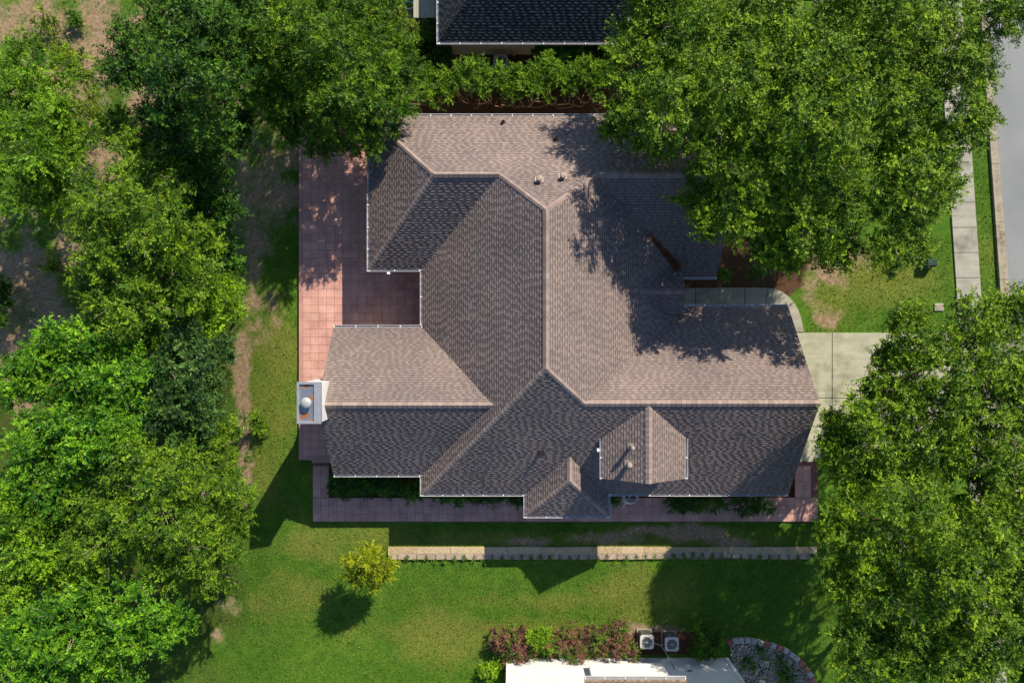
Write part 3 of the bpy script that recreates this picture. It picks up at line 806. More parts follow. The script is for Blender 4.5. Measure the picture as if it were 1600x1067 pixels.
# roof vents
def vent(px, py, plane, r, h, mat, cap, label):
    zz = 4.0
    for _ in range(12): x, y, _z = W(px, py, zz); zz = plane.z(x, y)
    x, y, _z = W(px, py, zz+h)
    z0 = plane.z(x, y)
    o = empty('roof_vent', (x, y, z0)); setp(o, label, 'vent', 'roof vents')
    nr = plane.nrm(); fl = MB()
    uu = Vector((plane.n[0], plane.n[1], plane.s)).normalized(); tt = nr.cross(uu)
    pts = [uu*a*r*1.9+tt*b*r*1.9 for a, b in ((-1, -1), (-1, 1), (1, 1), (1, -1))]
    fl.add([p+nr*0.015 for p in pts]+[p+nr*0.045 for p in pts], [(0,1,2,3),(7,6,5,4),(0,4,5,1),(1,5,6,2),(2,6,7,3),(3,7,4,0)])
    fl.build('flashing', mat, o)
    MB().lathe([(r, -0.12), (r, h*0.8)] if cap else [(r, -0.12), (r, h), (r*0.8, h), (r*0.8, h-0.05)], 0, 0, 14).build('pipe', mat, o)
    if cap: MB().lathe([(r*1.0, h*0.72), (r*1.4, h*0.74), (r*1.4, h*0.86), (r*1.1, h*0.97), (r*0.3, h)], 0, 0, 16).build('cap', mat, o)
vent(843, 279, plN, 0.10, 0.42, M['tan_vent'], True, 'capped tan pipe vent on the sunlit roof, nearer the sloping patio side')
vent(880, 274, plN, 0.10, 0.42, M['tan_vent'], True, 'capped tan pipe vent on the sunlit roof, nearer the big front tree')
vent(786, 190, plN, 0.06, 0.28, M['dark_vent'], False, 'thin dark pipe vent close to the gutter facing the hedge')
vent(868, 216, plN, 0.06, 0.26, M['dark_vent'], False, 'thin dark pipe vent at the edge of the tree shade on the roof')
vent(846, 707, plS, 0.075, 0.22, M['dark_vent'], False, 'short dark pipe vent alone on the shaded roof above the bay')
vent(990, 701, plDW, 0.07, 0.65, M['tan_vent'], True, 'tall capped vent on the dormer, the one farther from the dormer front')
vent(985, 728, plDW, 0.085, 0.48, M['tan_vent'], True, 'squat capped vent on the dormer beside its front edge')

# chimney at the west gable
cx0, cx1, cy0, cy1, cz = -9.24, -8.30, -3.50, -1.80, 6.5
chim = empty('chimney', ((cx0+cx1)/2, (cy0+cy1)/2, 0)); chim.parent = house
def cp(mb, nm, mat): return child_of(mb.build(nm, mat), chim)
cp(MB().box(cx0, cx1, cy0, cy1, -0.6, cz-0.1), 'chase', M['siding'])
rim = MB(); rw = 0.05
rim.box(cx0-0.05, cx1+0.05, cy0-0.05, cy0+rw, cz-0.12, cz+0.04); rim.box(cx0-0.05, cx1+0.05, cy1-rw, cy1+0.05, cz-0.12, cz+0.04)
rim.box(cx0-0.05, cx0+rw, cy0+rw, cy1-rw, cz-0.12, cz+0.038); rim.box(cx1-rw-0.20, cx1+0.05, cy0+rw, cy1-rw, cz-0.12, cz+0.038)
cp(rim, 'rim', M['greymetal'])
cp(MB().box(cx0+rw-0.01, cx1-rw-0.19, cy0+rw-0.01, cy1-rw+0.01, cz-0.11, cz-0.06), 'pan', M['rustpan'])
ccx, ccy = cx0+0.40, (cy0+cy1)/2+0.02
cp(MB().lathe([(0.13, cz-0.08), (0.13, cz+0.22)], ccx, ccy, 16), 'flue', M['greymetal'])
fc = MB().lathe([(0.10, cz+0.17), (0.225, cz+0.19), (0.24, cz+0.22), (0.20, cz+0.27), (0.11, cz+0.31), (0.02, cz+0.325)], ccx, ccy, 24).build('flue_cap', M['silver'], None, True)
child_of(fc, chim)

# ------------------------------------------------------------------ neighbour house to the north
nh = empty('house', (4, 18, 0)); setp(nh, 'neighbouring house with dark slate-blue shingles and beige wall behind the hedge', 'house')
DRK = ((0.034, 0.043, 0.052), (0.050, 0.061, 0.070), (0.026, 0.033, 0.041))
nh.location = (0, 0, 0)
nS = Plane(0, 14.48, 0, 1, 0.8); nW = Plane(-3.53, 0, 1, 0, 0.8)
roof_slope(nS, [[(-3.53, 14.48), (7.6, 14.48), (7.6, 19.5), (1.49, 19.5)]], nh, DRK, 21)
roof_slope(nW, [[(-3.53, 14.48), (1.49, 19.5), (-3.53, 24.5)]], nh, DRK, 22)
nN = Plane(0, 24.52, 0, -1, 0.8); roof_slope(nN, [[(-3.53, 24.52), (1.49, 19.5), (7.6, 19.5), (7.6, 24.52)]], nh, DRK, 23, expo=0.4)
gutter((-3.53, 14.48), (7.6, 14.48), (0, -1), 3.0, nh); gutter((-3.53, 14.36), (-3.53, 24.5), (-1, 0), 3.0, nh)
MB().box(-3.1, 7.2, 15.12, 24.0, -0.5, 2.93).build('wall', M['beigewall'], nh)
window(3.5, 15.12, 0.9, 1.1, 1.3, 's', nh)
MB().box(0.05, 0.15, 15.02, 15.12, 0, 2.85).build('downspout', M['beigewall'], nh)
o = empty('roof_vent', (0, 0, 0)); x, y, z = W(990, 19, 4.6); z = nS.z(x, y); o.location = (x, y, z)
setp(o, 'round white vent on the dark neighbouring roof beside the tree', 'vent', 'roof vents')
MB().lathe([(0.09, -0.15), (0.09, 0.2)], 0, 0, 12).build('pipe', M['greymetal'], o); MB().lathe([(0.09, 0.16), (0.15, 0.18), (0.13, 0.25), (0.03, 0.27)], 0, 0, 14).build('cap', M['white'], o)
# grey timber landing west of it
dk = empty('landing', (-4.3, 17.6, 0)); setp(dk, 'small grey wooden landing against the dark neighbouring house', 'deck')
for i in range(8): MB().box(-0.7+i*0.18+0.005, -0.7+i*0.18+0.175, -1.2, 1.2, 1.35, 1.39).build('plank', M['beigewall'], dk)
for sx in (-0.62, 0.62):
    for sy in (-1.1, 1.1): MB().box(sx-0.05, sx+0.05, sy-0.05, sy+0.05, -0.4, 1.345).build('post', M['beigewall'], dk)

# ------------------------------------------------------------------ neighbour house to the south (white siding)
sh = empty('house', (0, 0, 0)); setp(sh, 'white-sided neighbouring house with a boxed-out bay behind red shrubs', 'house')
wy = -16.9
MB().box(-0.24, 11.5, -26, wy, -0.8, 3.1).build('wall', M['siding'], sh)
TAN = ((0.21, 0.165, 0.125), (0.27, 0.215, 0.165), (0.15, 0.118, 0.09))
rS = Plane(0, wy+0.36, 0, -1, 0.6, 3.25); roof_slope(rS, [[(-0.7, wy+0.36), (12.0, wy+0.36), (12.0, -21.5), (-0.7, -21.5)]], sh, TAN, 31)
rS2 = Plane(0, -26.5, 0, 1, 0.6, 3.2); roof_slope(rS2, [[(-0.7, -26.5), (12.0, -26.5), (12.0, -21.5), (-0.7, -21.5)]], sh, TAN, 32, expo=0.4)
MB().box(3.94, 7.75, wy-0.05, -16.5, 0.97, 3.0).build('bay', M['siding'], sh)
rB = Plane(0, -16.27, 0, -1, 0.35, 3.1); roof_slope(rB, [[(3.5, -16.27), (8.4, -16.27), (8.4, -16.95), (3.5, -16.95)]], sh, TAN, 33)
gutter((3.5, -16.27), (8.4, -16.27), (0, 1), 3.1, sh)
MB().box(11.36, 11.56, wy-0.14, wy+0.035, -0.8, 3.05).build('corner_board', M['white'], sh); MB().box(-0.3, -0.1, wy-0.14, wy+0.035, -0.8, 3.05).build('corner_board', M['white'], sh)
MB().box(9.0, 9.25, wy-0.02, wy+0.02, 0.9, 1.0).build('wall_vent', M['black'], sh)

# ------------------------------------------------------------------ air conditioners
def ac_unit(px, py, label, zg=-0.5):
    x, y, _ = W(px, py, zg+0.82)
    a = empty('air_conditioner', (x, y, zg)); setp(a, label, 'air conditioner', 'air conditioners')
    s = 0.36; b = 0.08
    def rr(s, b): return [(-s+b, -s), (s-b, -s), (s, -s+b), (s, s-b), (s-b, s), (-s+b, s), (-s, s-b), (-s, -s+b)]
    MB().box(-0.40, 0.40, -0.40, 0.40, 0.0, 0.08).build('pad', M['curb'], a)
    MB().prism(rr(s-0.02, b), 0.08, 0.74).build('casing', M['ac_dark'], a)
    # top ring: square outside, round hole
    vs = []; fs = []; n = 32
    for k in range(n):
        t = 2*math.pi*(k+0.5)/n; c, q = math.cos(t), math.sin(t); m = 1/max(abs(c), abs(q), (abs(c)+abs(q))/1.78)
        vs += [(c*s*m, q*s*m, 0.74), (c*s*m, q*s*m, 0.80), (c*0.275, q*0.275, 0.82), (c*0.275, q*0.275, 0.745)]
    for k in range(n):
        j = (k+1) % n
        for e in range(3): fs.append((k*4+e, j*4+e, j*4+e+1, k*4+e+1))
    MB().add(vs, fs).build('top_panel', M['ac_paint'], a)
    g = MB()
    for r in (0.06, 0.12, 0.18, 0.24):
        g.tube([(r*math.cos(2*math.pi*k/24), r*math.sin(2*math.pi*k/24), 0.815) for k in range(25)], 0.007, 5)
    for k in range(8): t = math.pi*k/4; g.tube([(0.03*math.cos(t), 0.03*math.sin(t), 0.815), (0.275*math.cos(t), 0.275*math.sin(t), 0.815)], 0.007, 5)
    g.lathe([(0.05, 0.80), (0.05, 0.83)], 0, 0, 12); g.build('grille', M['greymetal'], a)
    f = MB()
    for k in range(3):
        t = 2*math.pi*k/3
        f.add([(0.03*math.cos(t), 0.03*math.sin(t), 0.77), (0.25*math.cos(t), 0.25*math.sin(t), 0.75), (0.25*math.cos(t+0.9), 0.25*math.sin(t+0.9), 0.785), (0.03*math.cos(t+1), 0.03*math.sin(t+1), 0.785)], [(0, 1, 2, 3)])
    f.build('fan', M['black'], a)
    return a
ac_unit(1011, 1003, 'grey air conditioner half under the red shrub by the white wall')
ac_unit(1050, 1006.5, 'grey air conditioner beside the round dark green shrub')
ac_unit(782, 96, 'grey air conditioner between the hedge and the beige wall', 0.0)
xx, yy, _ = W(1022, 1004, 0.0)
pt = MB().tube([(xx, yy, 0.0), (xx+0.35, yy-0.1, 0.05), (xx+0.75, yy-0.7, 0.1), (xx+0.9, wy+0.05, 0.15), (xx+0.9, wy+0.03, 0.8)], 0.025, 6)
setp(pt.build('refrigerant_pipe', M['greymetal']), 'thin grey pipe running from the air conditioner into the white wall', 'pipe')

# ------------------------------------------------------------------ gravel bed with edging stones
bed_pts = [(1140,1003),(1149,1001),(1158,1000.5),(1168,1000),(1178,1002),(1188,1004),(1198,1006),(1208,1009),(1218,1012.5),(1228,1017),(1237,1022.5),(1245,1029),(1253,1036),(1260,1044),(1266,1053),(1270,1062),(1274,1072),(1277,1083),(1278,1095)]
redset = {0, 6, 8, 12, 13, 15, 16, 17, 18}
eb = empty('flower_bed_edging', (*W(1200, 1010, -0.5)[:2], -0.5)); setp(eb, 'curved edging of red and grey stones round the gravel bed', 'edging')
for i, (px, py) in enumerate(bed_pts):
    x, y, _ = W(px, py, -0.38); nx_p = bed_pts[min(i+1, len(bed_pts)-1)]; pv = bed_pts[max(i-1, 0)]
    ang = math.atan2(-(nx_p[1]-pv[1]), nx_p[0]-pv[0])
    m = MB().bevbox(-0.155, 0.155, -0.13, 0.13, -0.1, 0.2+random.uniform(-0.02, 0.02), 0.03)
    m.v = [(x_+random.uniform(-.02, .02), y_+random.uniform(-.02, .02), z_+random.uniform(-.01, .01)) for x_, y_, z_ in m.v]
    o = m.build('stone', M['edgered'] if i in redset else M['edgegrey']); o.location = (x, y, -0.5); o.rotation_euler = (0, 0, ang+random.uniform(-.1, .1)); child_of(o, eb)
def pebbles():
    n = 5200; P = []
    poly = [W(*p, -0.45)[:2] for p in bed_pts]+[W(1200, 1140, -0.45)[:2], W(1143, 1030, -0.45)[:2]]
    xs = [p[0] for p in poly]; ys_ = [p[1] for p in poly]
    def inside(x, y):
        c = False; j = len(poly)-1
        for i in range(len(poly)):
            if (poly[i][1] > y) != (poly[j][1] > y) and x < (poly[j][0]-poly[i][0])*(y-poly[i][1])/(poly[j][1]-poly[i][1])+poly[i][0]: c = not c
            j = i
        return c
    V = []; Q = []; cols = []
    while len(P) < n:
        x = random.uniform(min(xs), max(xs)); y = random.uniform(max(min(ys_), -20), max(ys_))
        if x > 11.6 and inside(x, y): P.append((x, y))
    pal = [(0.36, 0.33, 0.29), (0.50, 0.46, 0.40), (0.26, 0.24, 0.22), (0.42, 0.31, 0.21), (0.30, 0.24, 0.20), (0.55, 0.50, 0.42)]
    for x, y in P:
        s = random.uniform(0.025, 0.06); a = random.uniform(0, 3); o = len(V); z = -0.47+random.uniform(0, 0.03)
        for dz, k in ((0, 1.0), (s*0.75, 0.62)):
            for q in range(4): V.append((x+s*k*random.uniform(.7, 1.1)*math.cos(a+q*math.pi/2), y+s*k*random.uniform(.7, 1.1)*math.sin(a+q*math.pi/2), z+dz))
        Q += [(o, o+1, o+5, o+4), (o+1, o+2, o+6, o+5), (o+2, o+3, o+7, o+6), (o+3, o, o+4, o+7), (o+4, o+5, o+6, o+7)]
        c = random.choice(pal); cols += [c]*5
    me = quads_mesh('gravel', V, Q, M['pebble'], np.array(cols)); o = shared('gravel', me); setp(o, 'pale mixed gravel filling the stone-edged bed', 'gravel', kind='stuff')
pebbles()

# ------------------------------------------------------------------ hoses, utility box, valve cover
def coil(px, py, z, r, turns, mat, label, name='garden_hose', rad=0.014, jit=0.09, tilt=0.0, tail=None):
    x, y, _ = W(px, py, z); pts = []
    rr = random.Random(int(px*7+py)); n = 22
    for k in range(int(turns*n)+1):
        t = 2*math.pi*k/n
        if k % n == 0: cx, cy, rk = rr.uniform(-jit, jit), rr.uniform(-jit, jit), r*rr.uniform(0.75, 1.12)
        pts.append((x+cx+rk*math.cos(t), y+cy+rk*math.sin(t)*0.8, z+0.016*(k/n)+tilt*math.sin(t)))
    if tail: pts += tail
    # smooth the path
    for _ in range(2): pts = [pts[0]]+[tuple((pts[i-1][j]+2*pts[i][j]+pts[i+1][j])/4 for j in range(3)) for i in range(1, len(pts)-1)]+[pts[-1]]
    setp(MB().tube(pts, rad, 6).build(name, mat, None, True), label, 'hose')
coil(985, 776, 0.35, 0.42, 6.2, M['hose'], 'coiled pale garden hose by the tiled path and bay', rad=0.026, jit=0.05, tail=[W(975, 784, 0.12), W(974, 792, 0.1)])
coil(641, 10, 0.3, 0.32, 2.2, M['hose'], 'pale hose loop lying among the bushes by the grey landing', rad=0.018)
coil(657, 36, 0.3, 0.35, 3.4, M['hose'], 'tangled white hose on the ground beside the dark neighbouring house', rad=0.018, jit=0.25)
coil(571, 403, 0.75, 0.13, 2.3, M['orange'], 'small orange hose hanging at the patio wall under the eave', rad=0.022, jit=0.02, tilt=0.2)
coil(572, 389, 0.75, 0.11, 1.6, M['greymetal'], 'grey looped hose hanging at the patio wall under the eave', rad=0.018, jit=0.02, tilt=0.15)

ub = empty('utility_box', W(1447, 412, 0)); setp(ub, 'dark green utility box on the front lawn at the tree edge', 'utility box')
MB().box(-0.31, 0.31, -0.22, 0.22, -0.06, 0.1).build('base', M['curb'], ub); MB().bevbox(-0.28, 0.28, -0.19, 0.19, 0.1, 0.55, 0.05).build('cabinet', M['utility'], ub); MB().box(-0.23, 0.23, -0.205, -0.185, 0.15, 0.47).build('door', M['utility'], ub)
vc = empty('valve_cover', W(1466.5, 480, 0)); setp(vc, 'small grey concrete valve cover set in the front lawn', 'valve cover')
MB().bevbox(-0.24, 0.24, -0.2, 0.2, -0.05, 0.06, 0.02).build('frame', M['walk'], vc); MB().bevbox(-0.17, 0.17, -0.13, 0.13, 0.05, 0.075, 0.01).build('lid', M['curb'], vc)

# ------------------------------------------------------------------ foliage
def norm(v): return v/np.maximum(1e-9, np.linalg.norm(v, axis=-1, keepdims=True))

PAL = {  # two leaf colours each, plus jitter
    'bright':  ((0.075, 0.215, 0.012), (0.160, 0.320, 0.016)),
    'maple':   ((0.040, 0.180, 0.012), (0.135, 0.310, 0.016)),
    'street':  ((0.062, 0.175, 0.010), (0.170, 0.290, 0.015)),
    'dark':    ((0.022, 0.088, 0.012), (0.066, 0.160, 0.016)),
    'blue':    ((0.030, 0.100, 0.030), (0.075, 0.165, 0.042)),
    'olive':   ((0.055, 0.165, 0.012), (0.150, 0.270, 0.016)),
    'cedar':   ((0.032, 0.120, 0.011), (0.120, 0.240, 0.015)),
    'hedge':   ((0.080, 0.210, 0.014), (0.150, 0.290, 0.018)),
    'gold':    ((0.130, 0.270, 0.010), (0.300, 0.350, 0.012)),
    'box':     ((0.024, 0.100, 0.012), (0.060, 0.165, 0.016)),
    'boxlit':  ((0.044, 0.155, 0.014), (0.095, 0.225, 0.016)),
    'red':     ((0.150, 0.076, 0.074), (0.215, 0.106, 0.100)),
    'lime':    ((0.120, 0.290, 0.014), (0.210, 0.390, 0.016)),
    'weed':    ((0.085, 0.190, 0.016), (0.185, 0.270, 0.026)),
}

def leaf_cloud(lobes, pal, r, style='broad', dens=1.0, leaf=0.16, inner=0.35, full=False, boughs=9, skirt=True):
    """lobes: (x,y,z,rx,ry,rz) ellipsoids. Clumps of leafy twigs on and inside the lobes. Returns verts, quads, colours, clump centres."""
    cc = []; dd = []
    # each lobe carries smaller boughs on its surface
    big = np.array(lobes, float); L = []
    for x, y, z, rx, ry, rz in big:
        if boughs == 0: L.append((x, y, z, rx, ry, rz)); continue
        L.append((x, y, z-0.10*rz, rx*0.66, ry*0.66, rz*0.66))
        nb = boughs; ga = r.uniform(0, 6.28)
        for k in range(nb):
            el_ = 1-1.12*(k+0.5)/nb; rad = math.sqrt(max(0, 1-el_*el_)); az = ga+k*2.39996+r.normal()*0.25
            q = r.uniform(0.26, 0.40); f = r.uniform(0.66, 0.86)
            L.append((x+math.cos(az)*rad*rx*f, y+math.sin(az)*rad*ry*f, z+el_*rz*f, rx*q, ry*q, rz*q*0.8))
    if boughs and skirt:
        for x, y, z, rx, ry, rz in big:
            if z > 4.5: hd = math.hypot(x, y)+1e-6; L.append((x+r.normal()*0.2+0.9*x/hd, y+r.normal()*0.2+0.9*y/hd, z-rz*0.95, rx*0.6, ry*0.6, rz*0.75))
    L = np.array(L)
    for i, (x, y, z, rx, ry, rz) in enumerate(L):
        rm = (rx*ry*rz)**(1/3)
        area = 2*math.pi*rm*rm*(1.7 if full else 1.25)
        n = max(3, int(area*2.15*dens*(1+inner)))
        d = norm(r.normal(size=(n, 3)))
        lowcut = -0.55 if full else -0.15
        bad = d[:, 2] < lowcut; d[bad, 2] *= -1
        shell = r.random(n) < 1/(1+inner)
        # lumpy radius so that the outline is uneven
        ph = r.random(3)*6.28
        lump = 1+0.10*np.sin(3*np.arctan2(d[:, 1], d[:, 0])+ph[0])+0.08*np.sin(5*np.arctan2(d[:, 1], d[:, 0])+ph[1])*np.cos(3*d[:, 2]+ph[2])
        f = np.where(shell, r.uniform(0.82, 1.04, n), r.uniform(0.35, 0.85, n))*lump
        p = np.stack([x+d[:, 0]*rx*f, y+d[:, 1]*ry*f, z+d[:, 2]*rz*f], 1)
        keep = np.ones(n, bool)
        for j, (x2, y2, z2, a2, b2, c2) in enumerate(L):
            if j == i: continue
            q = ((p[:, 0]-x2)/a2)**2+((p[:, 1]-y2)/b2)**2+((p[:, 2]-z2)/c2)**2
            keep &= ~((q < 0.5) & (r.random(n) < 0.85))
        cc.append(p[keep]); dd.append(d[keep])
    cc = np.concatenate(cc); dd = np.concatenate(dd); m = len(cc)
    conif = style == 'conifer'
    T = 6
    K = 16 if not conif else 15
    size = np.clip(leaf*3.7, 0.22, 0.80)
    clr = r.uniform(0.7, 1.25, (m, 1, 1))*size                    # clump reach
    tw = norm(dd[:, None, :]*0.75+np.array([0, 0, 0.25])+r.normal(size=(m, T, 3))*(0.75 if not conif else 0.55))
    if conif: tw[..., 2] = tw[..., 2]*0.55+0.05; tw = norm(tw)
    tl = r.uniform(0.55, 1.0, (m, T, 1))*clr                      # twig length
    t = np.linspace(0.12, 1.0, K)[None, None, :, None]+r.uniform(-0.05, 0.05, (m, T, K, 1))
    base = cc[:, None, None, :]-dd[:, None, None, :]*clr[..., None]*0.45
    pos = base+tw[:, :, None, :]*tl[..., None]*t*1.25
    pos[..., 2] -= (t[..., 0]**2)*tl[:, :, None, 0]*(0.22 if not conif else 0.30)
    up = np.array([0, 0, 1.0])
    side = norm(np.cross(tw, up)+1e-6)
    sgn = np.where(np.arange(K) % 2 == 0, 1, -1)[None, None, :, None]
    spread = 0.95 if not conif else 0.62
    ld = norm(tw[:, :, None, :]*(1-0.35*spread)+side[:, :, None, :]*sgn*spread+r.normal(size=(m, T, K, 3))*(0.35 if not conif else 0.18))
    nn = norm(up*0.55+dd[:, None, None, :]*0.75+r.normal(size=(m, T, K, 3))*(0.5 if not conif else 0.4))
    wd = norm(np.cross(nn, ld))
    ls = 0.80*leaf*r.uniform(0.6, 1.2, (m, T, K, 1))*r.uniform(0.72, 1.22, (m, 1, 1, 1))*(1.0 if not conif else 1.35)
    lw = ls*(0.31 if not conif else 0.16)
    if conif: ls = ls*(1.25-0.65*t)
    a = pos; tip = pos+ld*ls; mid = pos+ld*ls*0.45
    fold = nn*lw*0.25
    b0 = pos+ld*ls*0.12
    V = np.stack([b0-wd*lw*0.95+fold, b0+wd*lw*0.95+fold, tip], -2).reshape(-1, 3)
    N = m*T*K
    Q = np.arange(3*N).reshape(N, 3)
    c0, c1 = np.array(pal[0])*0.5, np.array(pal[1])*np.array([1.34, 1.26, 0.85])  # ends pushed apart: crown shade and highlights put into the leaf colour
    cm = np.clip(r.beta(0.9, 1.5, (m, 1, 1, 1))+r.normal(size=(m, T, 1, 1))*0.15+r.normal(size=(m, T, K, 1))*0.12, 0, 1)
    col = (c0+(c1-c0)*cm)*r.uniform(0.78, 1.22, (m, T, K, 1))
    if style == 'red': col = np.where(r.random((m, 1, 1, 1)) < 0.32, np.array([0.10, 0.19, 0.02])*r.uniform(0.7, 1.3, (m, T, K, 1)), col)
    odd = r.random((m, T, K, 1)) < 0.004
    col = np.where(odd, np.array([0.24, 0.20, 0.03]), col)
    return V, Q, col.reshape(-1, 3), cc, dd

LEAFCOUNT = 0
def plant(name, label, cat, lobes_px, pal, style='broad', dens=1.0, leaf=0.16, inner=0.35, base=None, group=None, bark='bark', full=False, trunk_r=None, limbs=0.10, squash=0.85, zg=None, seed=None, boughs=9):
    """lobes_px: (px, py, r_px, ztop) crown lobes as they stand at their own height"""
    global LEAFCOUNT
    r = np.random.default_rng(int(sum((i+1)*(a*7+b*13) for i, (a, b, _c, _d) in enumerate(lobes_px))) % 99991 if seed is None else seed)
    lb = []
    if max(l[3] for l in lobes_px) < 3.6 and zg is None:      # low plants are measured from their own ground
        gx_, gy_, _ = W(lobes_px[0][0], lobes_px[0][1], 0); g0_ = float(ground_z(gx_, gy_))
        lobes_px = [(a, b, c, d+g0_) for a, b, c, d in lobes_px]
    for px, py, rp, zt in lobes_px:
        rw = rp*(H-zt*0.8)/F; rz = rw*squash
        zc = zt-rz; rw = rp*(H-zc)/F
        x, y, _ = W(px, py, zc+rz*0.35)
        dz = r.uniform(-0.8, 0.5) if zt > 6 else 0.0
        lb.append((x, y, zc+dz, rw*0.95, rw*0.95, rz))
    A = np.array(lb)
    if base is None:
        w = A[:, 3]**2; bx, by = (A[:, 0]*w).sum()/w.sum(), (A[:, 1]*w).sum()/w.sum()
        if A[:, 2].max() > 4: k_ = 1+1.2/max(1.0, math.hypot(bx, by)); bx *= k_; by *= k_
    else: bx, by, _ = W(*base, 0)
    gz = float(ground_z(bx, by)) if zg is None else zg
    root = empty(name, (bx, by, gz)); setp(root, label, cat, group)
    V, Q, col, cc, dd = leaf_cloud(lb, PAL[pal], r, 'red' if pal == 'red' else style, dens, leaf, inner, full, boughs)
    V = V-np.array([bx, by, gz])
    # nothing grows below the ground
    V[:, 2] = np.maximum(V[:, 2], 0.02)
    me = quads_mesh('crown', V, Q, M['leaf'], col); LEAFCOUNT += len(Q)
    shared('crown', me, root)
    # trunk and limbs
    ztop = float((A[:, 2]+A[:, 5]*0.3).max())-gz; tr = trunk_r or max(0.03, 0.017*ztop+0.0)
    tm = MB(); hh = ztop*0.55
    lean = r.normal(size=2)*0.04*ztop
    def axis(f): return Vector((lean[0]*f*f, lean[1]*f*f, hh*f))
    tm.tube([Vector((0, 0, -0.3)), axis(0.02), axis(0.35), axis(0.7), axis(1.0)], [tr*1.5, tr*1.2, tr*0.95, tr*0.8, tr*0.62], 8)
    tm.build('trunk', M[bark], root, True)
    if cat in ('bush', 'plant'): return root
    lm = MB(); org = np.array([bx, by, gz])
    ends = []
    for x, y, z, rx, ry, rz in lb:
        e = Vector((x-bx, y-by, z-gz+rz*0.1)); s = axis(r.uniform(0.55, 1.0))
        mid = (s+e)/2+Vector((*(r.normal(size=2)*0.25), 0.15*rz)); ends.append((e, mid, s))
        lm.tube([s, s*0.55+mid*0.45, mid, e*0.6+mid*0.4, e], [tr*0.42, tr*0.36, tr*0.30, tr*0.22, tr*0.15], 6)
    nb = int(len(cc)*limbs)
    if nb:
        for i in r.choice(len(cc), nb, replace=False):
            p = Vector(cc[i]-org); k = min(range(len(ends)), key=lambda j: (ends[j][0]-p).length); e = ends[k][0]
            s = e*r.uniform(0.5, 1.0)+ends[k][1]*0.0; s = e.lerp(ends[k][1], r.uniform(0, 0.5))
            md = s.lerp(p, 0.5)+Vector(r.normal(size=3)*0.15*(p-s).length*0.5); tip = p+Vector(dd[i])*r.uniform(0.0, 0.45)
            q = max(0.016, tr*0.16)
            lm.tube([s, md, p.lerp(md, 0.35), tip], [q, q*0.7, q*0.5, q*0.2], 4, False)
    lm.build('limbs', M['palebark' if bark == 'bark' else bark], root, True)
    return root

SY = 'garden shrub'
# --- wood on the west side
plant('pine_tree', 'bright green bushy pine beside the bare tan slope', 'tree', [(35,120,80,5.8),(60,215,85,6.4),(15,275,65,5.8),(85,300,48,4.6),(-20,190,70,5.8)], 'bright', 'conifer', 1.0, 0.20)
plant('bush', 'loose yellow-green bush between the bushy pine and the dark glossy tree', 'bush', [(125,110,32,3.2),(135,170,34,3.4),(110,230,34,3.4),(95,85,24,2.6)], 'weed', dens=1.3, leaf=0.13)
plant('broadleaf_tree', 'dark glossy green tree beside the cedar at the bare slope', 'tree', [(225,55,68,9.5),(290,120,80,10),(325,45,60,9.2),(245,175,55,8.6),(325,200,52,8.2),(290,255,48,7.2),(205,110,45,8.2),(350,120,45,8.5),(260,-30,70,9),(345,-25,55,8.6)], 'dark', dens=1.0, leaf=0.19, limbs=0.07)
plant('cedar_tree', 'large feathery green cedar overhanging the patio and roof corner', 'tree', [(465,60,85,7.9),(540,105,92,8.0),(425,135,66,6.2),(595,55,52,6.5),(612,165,46,6.0),(525,190,56,6.1),(452,185,42,4.8),(390,75,50,6.9),(575,215,32,5.4),(630,110,32,5.6),(500,222,30,5.0),(430,-15,70,7.5),(530,0,70,7.7),(590,-25,50,6.7)], 'cedar', 'conifer', 0.95, 0.17, limbs=0.16, bark='redbark', full=True)
plant('broadleaf_tree', 'broad yellow-green tree spreading between the dark tree and the bare lawn strip', 'tree', [(225,250,58,8),(200,340,92,9.4),(250,425,84,8.6),(170,430,72,9),(140,315,45,7.6),(300,375,50,6.4),(210,485,58,8.4),(160,375,55,8.6),(130,440,36,7),(285,470,40,5.4),(190,200,34,6.5)], 'olive', dens=1.3, leaf=0.15, limbs=0.15)
plant('broadleaf_tree', 'dense deep green tree at the shaded edge of the bare lawn strip', 'tree', [(322,265,44,4.6),(338,330,40,4.2),(345,400,32,3.7),(310,300,40,4.8)], 'box', dens=1.25, leaf=0.18)
plant('maple_tree', 'small vivid lime-green maple at the bare lawn strip', 'tree', [(338,482,38,4.6),(326,520,27,4.2),(348,455,24,4.0)], 'lime', dens=1.3, leaf=0.17, base=(366,488))
plant('maple_tree', 'bright green maple with layered leaves beside the dirt track', 'tree', [(60,585,72,8.4),(142,590,74,9),(110,690,84,9.4),(38,690,60,9),(30,765,60,8.2),(182,680,50,8.6),(10,600,45,8),(200,610,40,8),(100,530,36,7.2),(70,760,50,8.4)], 'maple', dens=1.3, leaf=0.17)
plant('holly_tree', 'dark blue-green tree facing the chimney across the lawn', 'tree', [(260,590,66,7.6),(322,590,44,5.4),(295,650,52,5.8),(238,650,45,7.4),(338,548,30,4.6),(290,540,40,6.2)], 'blue', dens=1.25, leaf=0.15)
plant('bush', 'low olive bush at the lawn edge below the blue-green tree', 'bush', [(318,690,48,4.6),(348,725,36,4.0),(350,670,26,3.8)], 'olive', dens=1.2, leaf=0.13)
plant('broadleaf_tree', 'wide mid-green tree reaching into the house shadow on the lawn', 'tree', [(235,785,92,9.5),(312,785,74,7.0),(160,830,80,9),(342,850,52,5.6),(265,880,60,8.5),(195,725,58,9),(372,820,26,4.0),(328,905,40,5.2),(275,725,50,8.4)], 'olive', dens=1.2, leaf=0.14, limbs=0.13)
plant('maple_tree', 'pale bright green maple between the layered maple and the corner maple', 'tree', [(40,865,64,8.5),(92,905,50,8.1),(5,815,50,8),(10,930,50,8)], 'bright', dens=1.2, leaf=0.18)
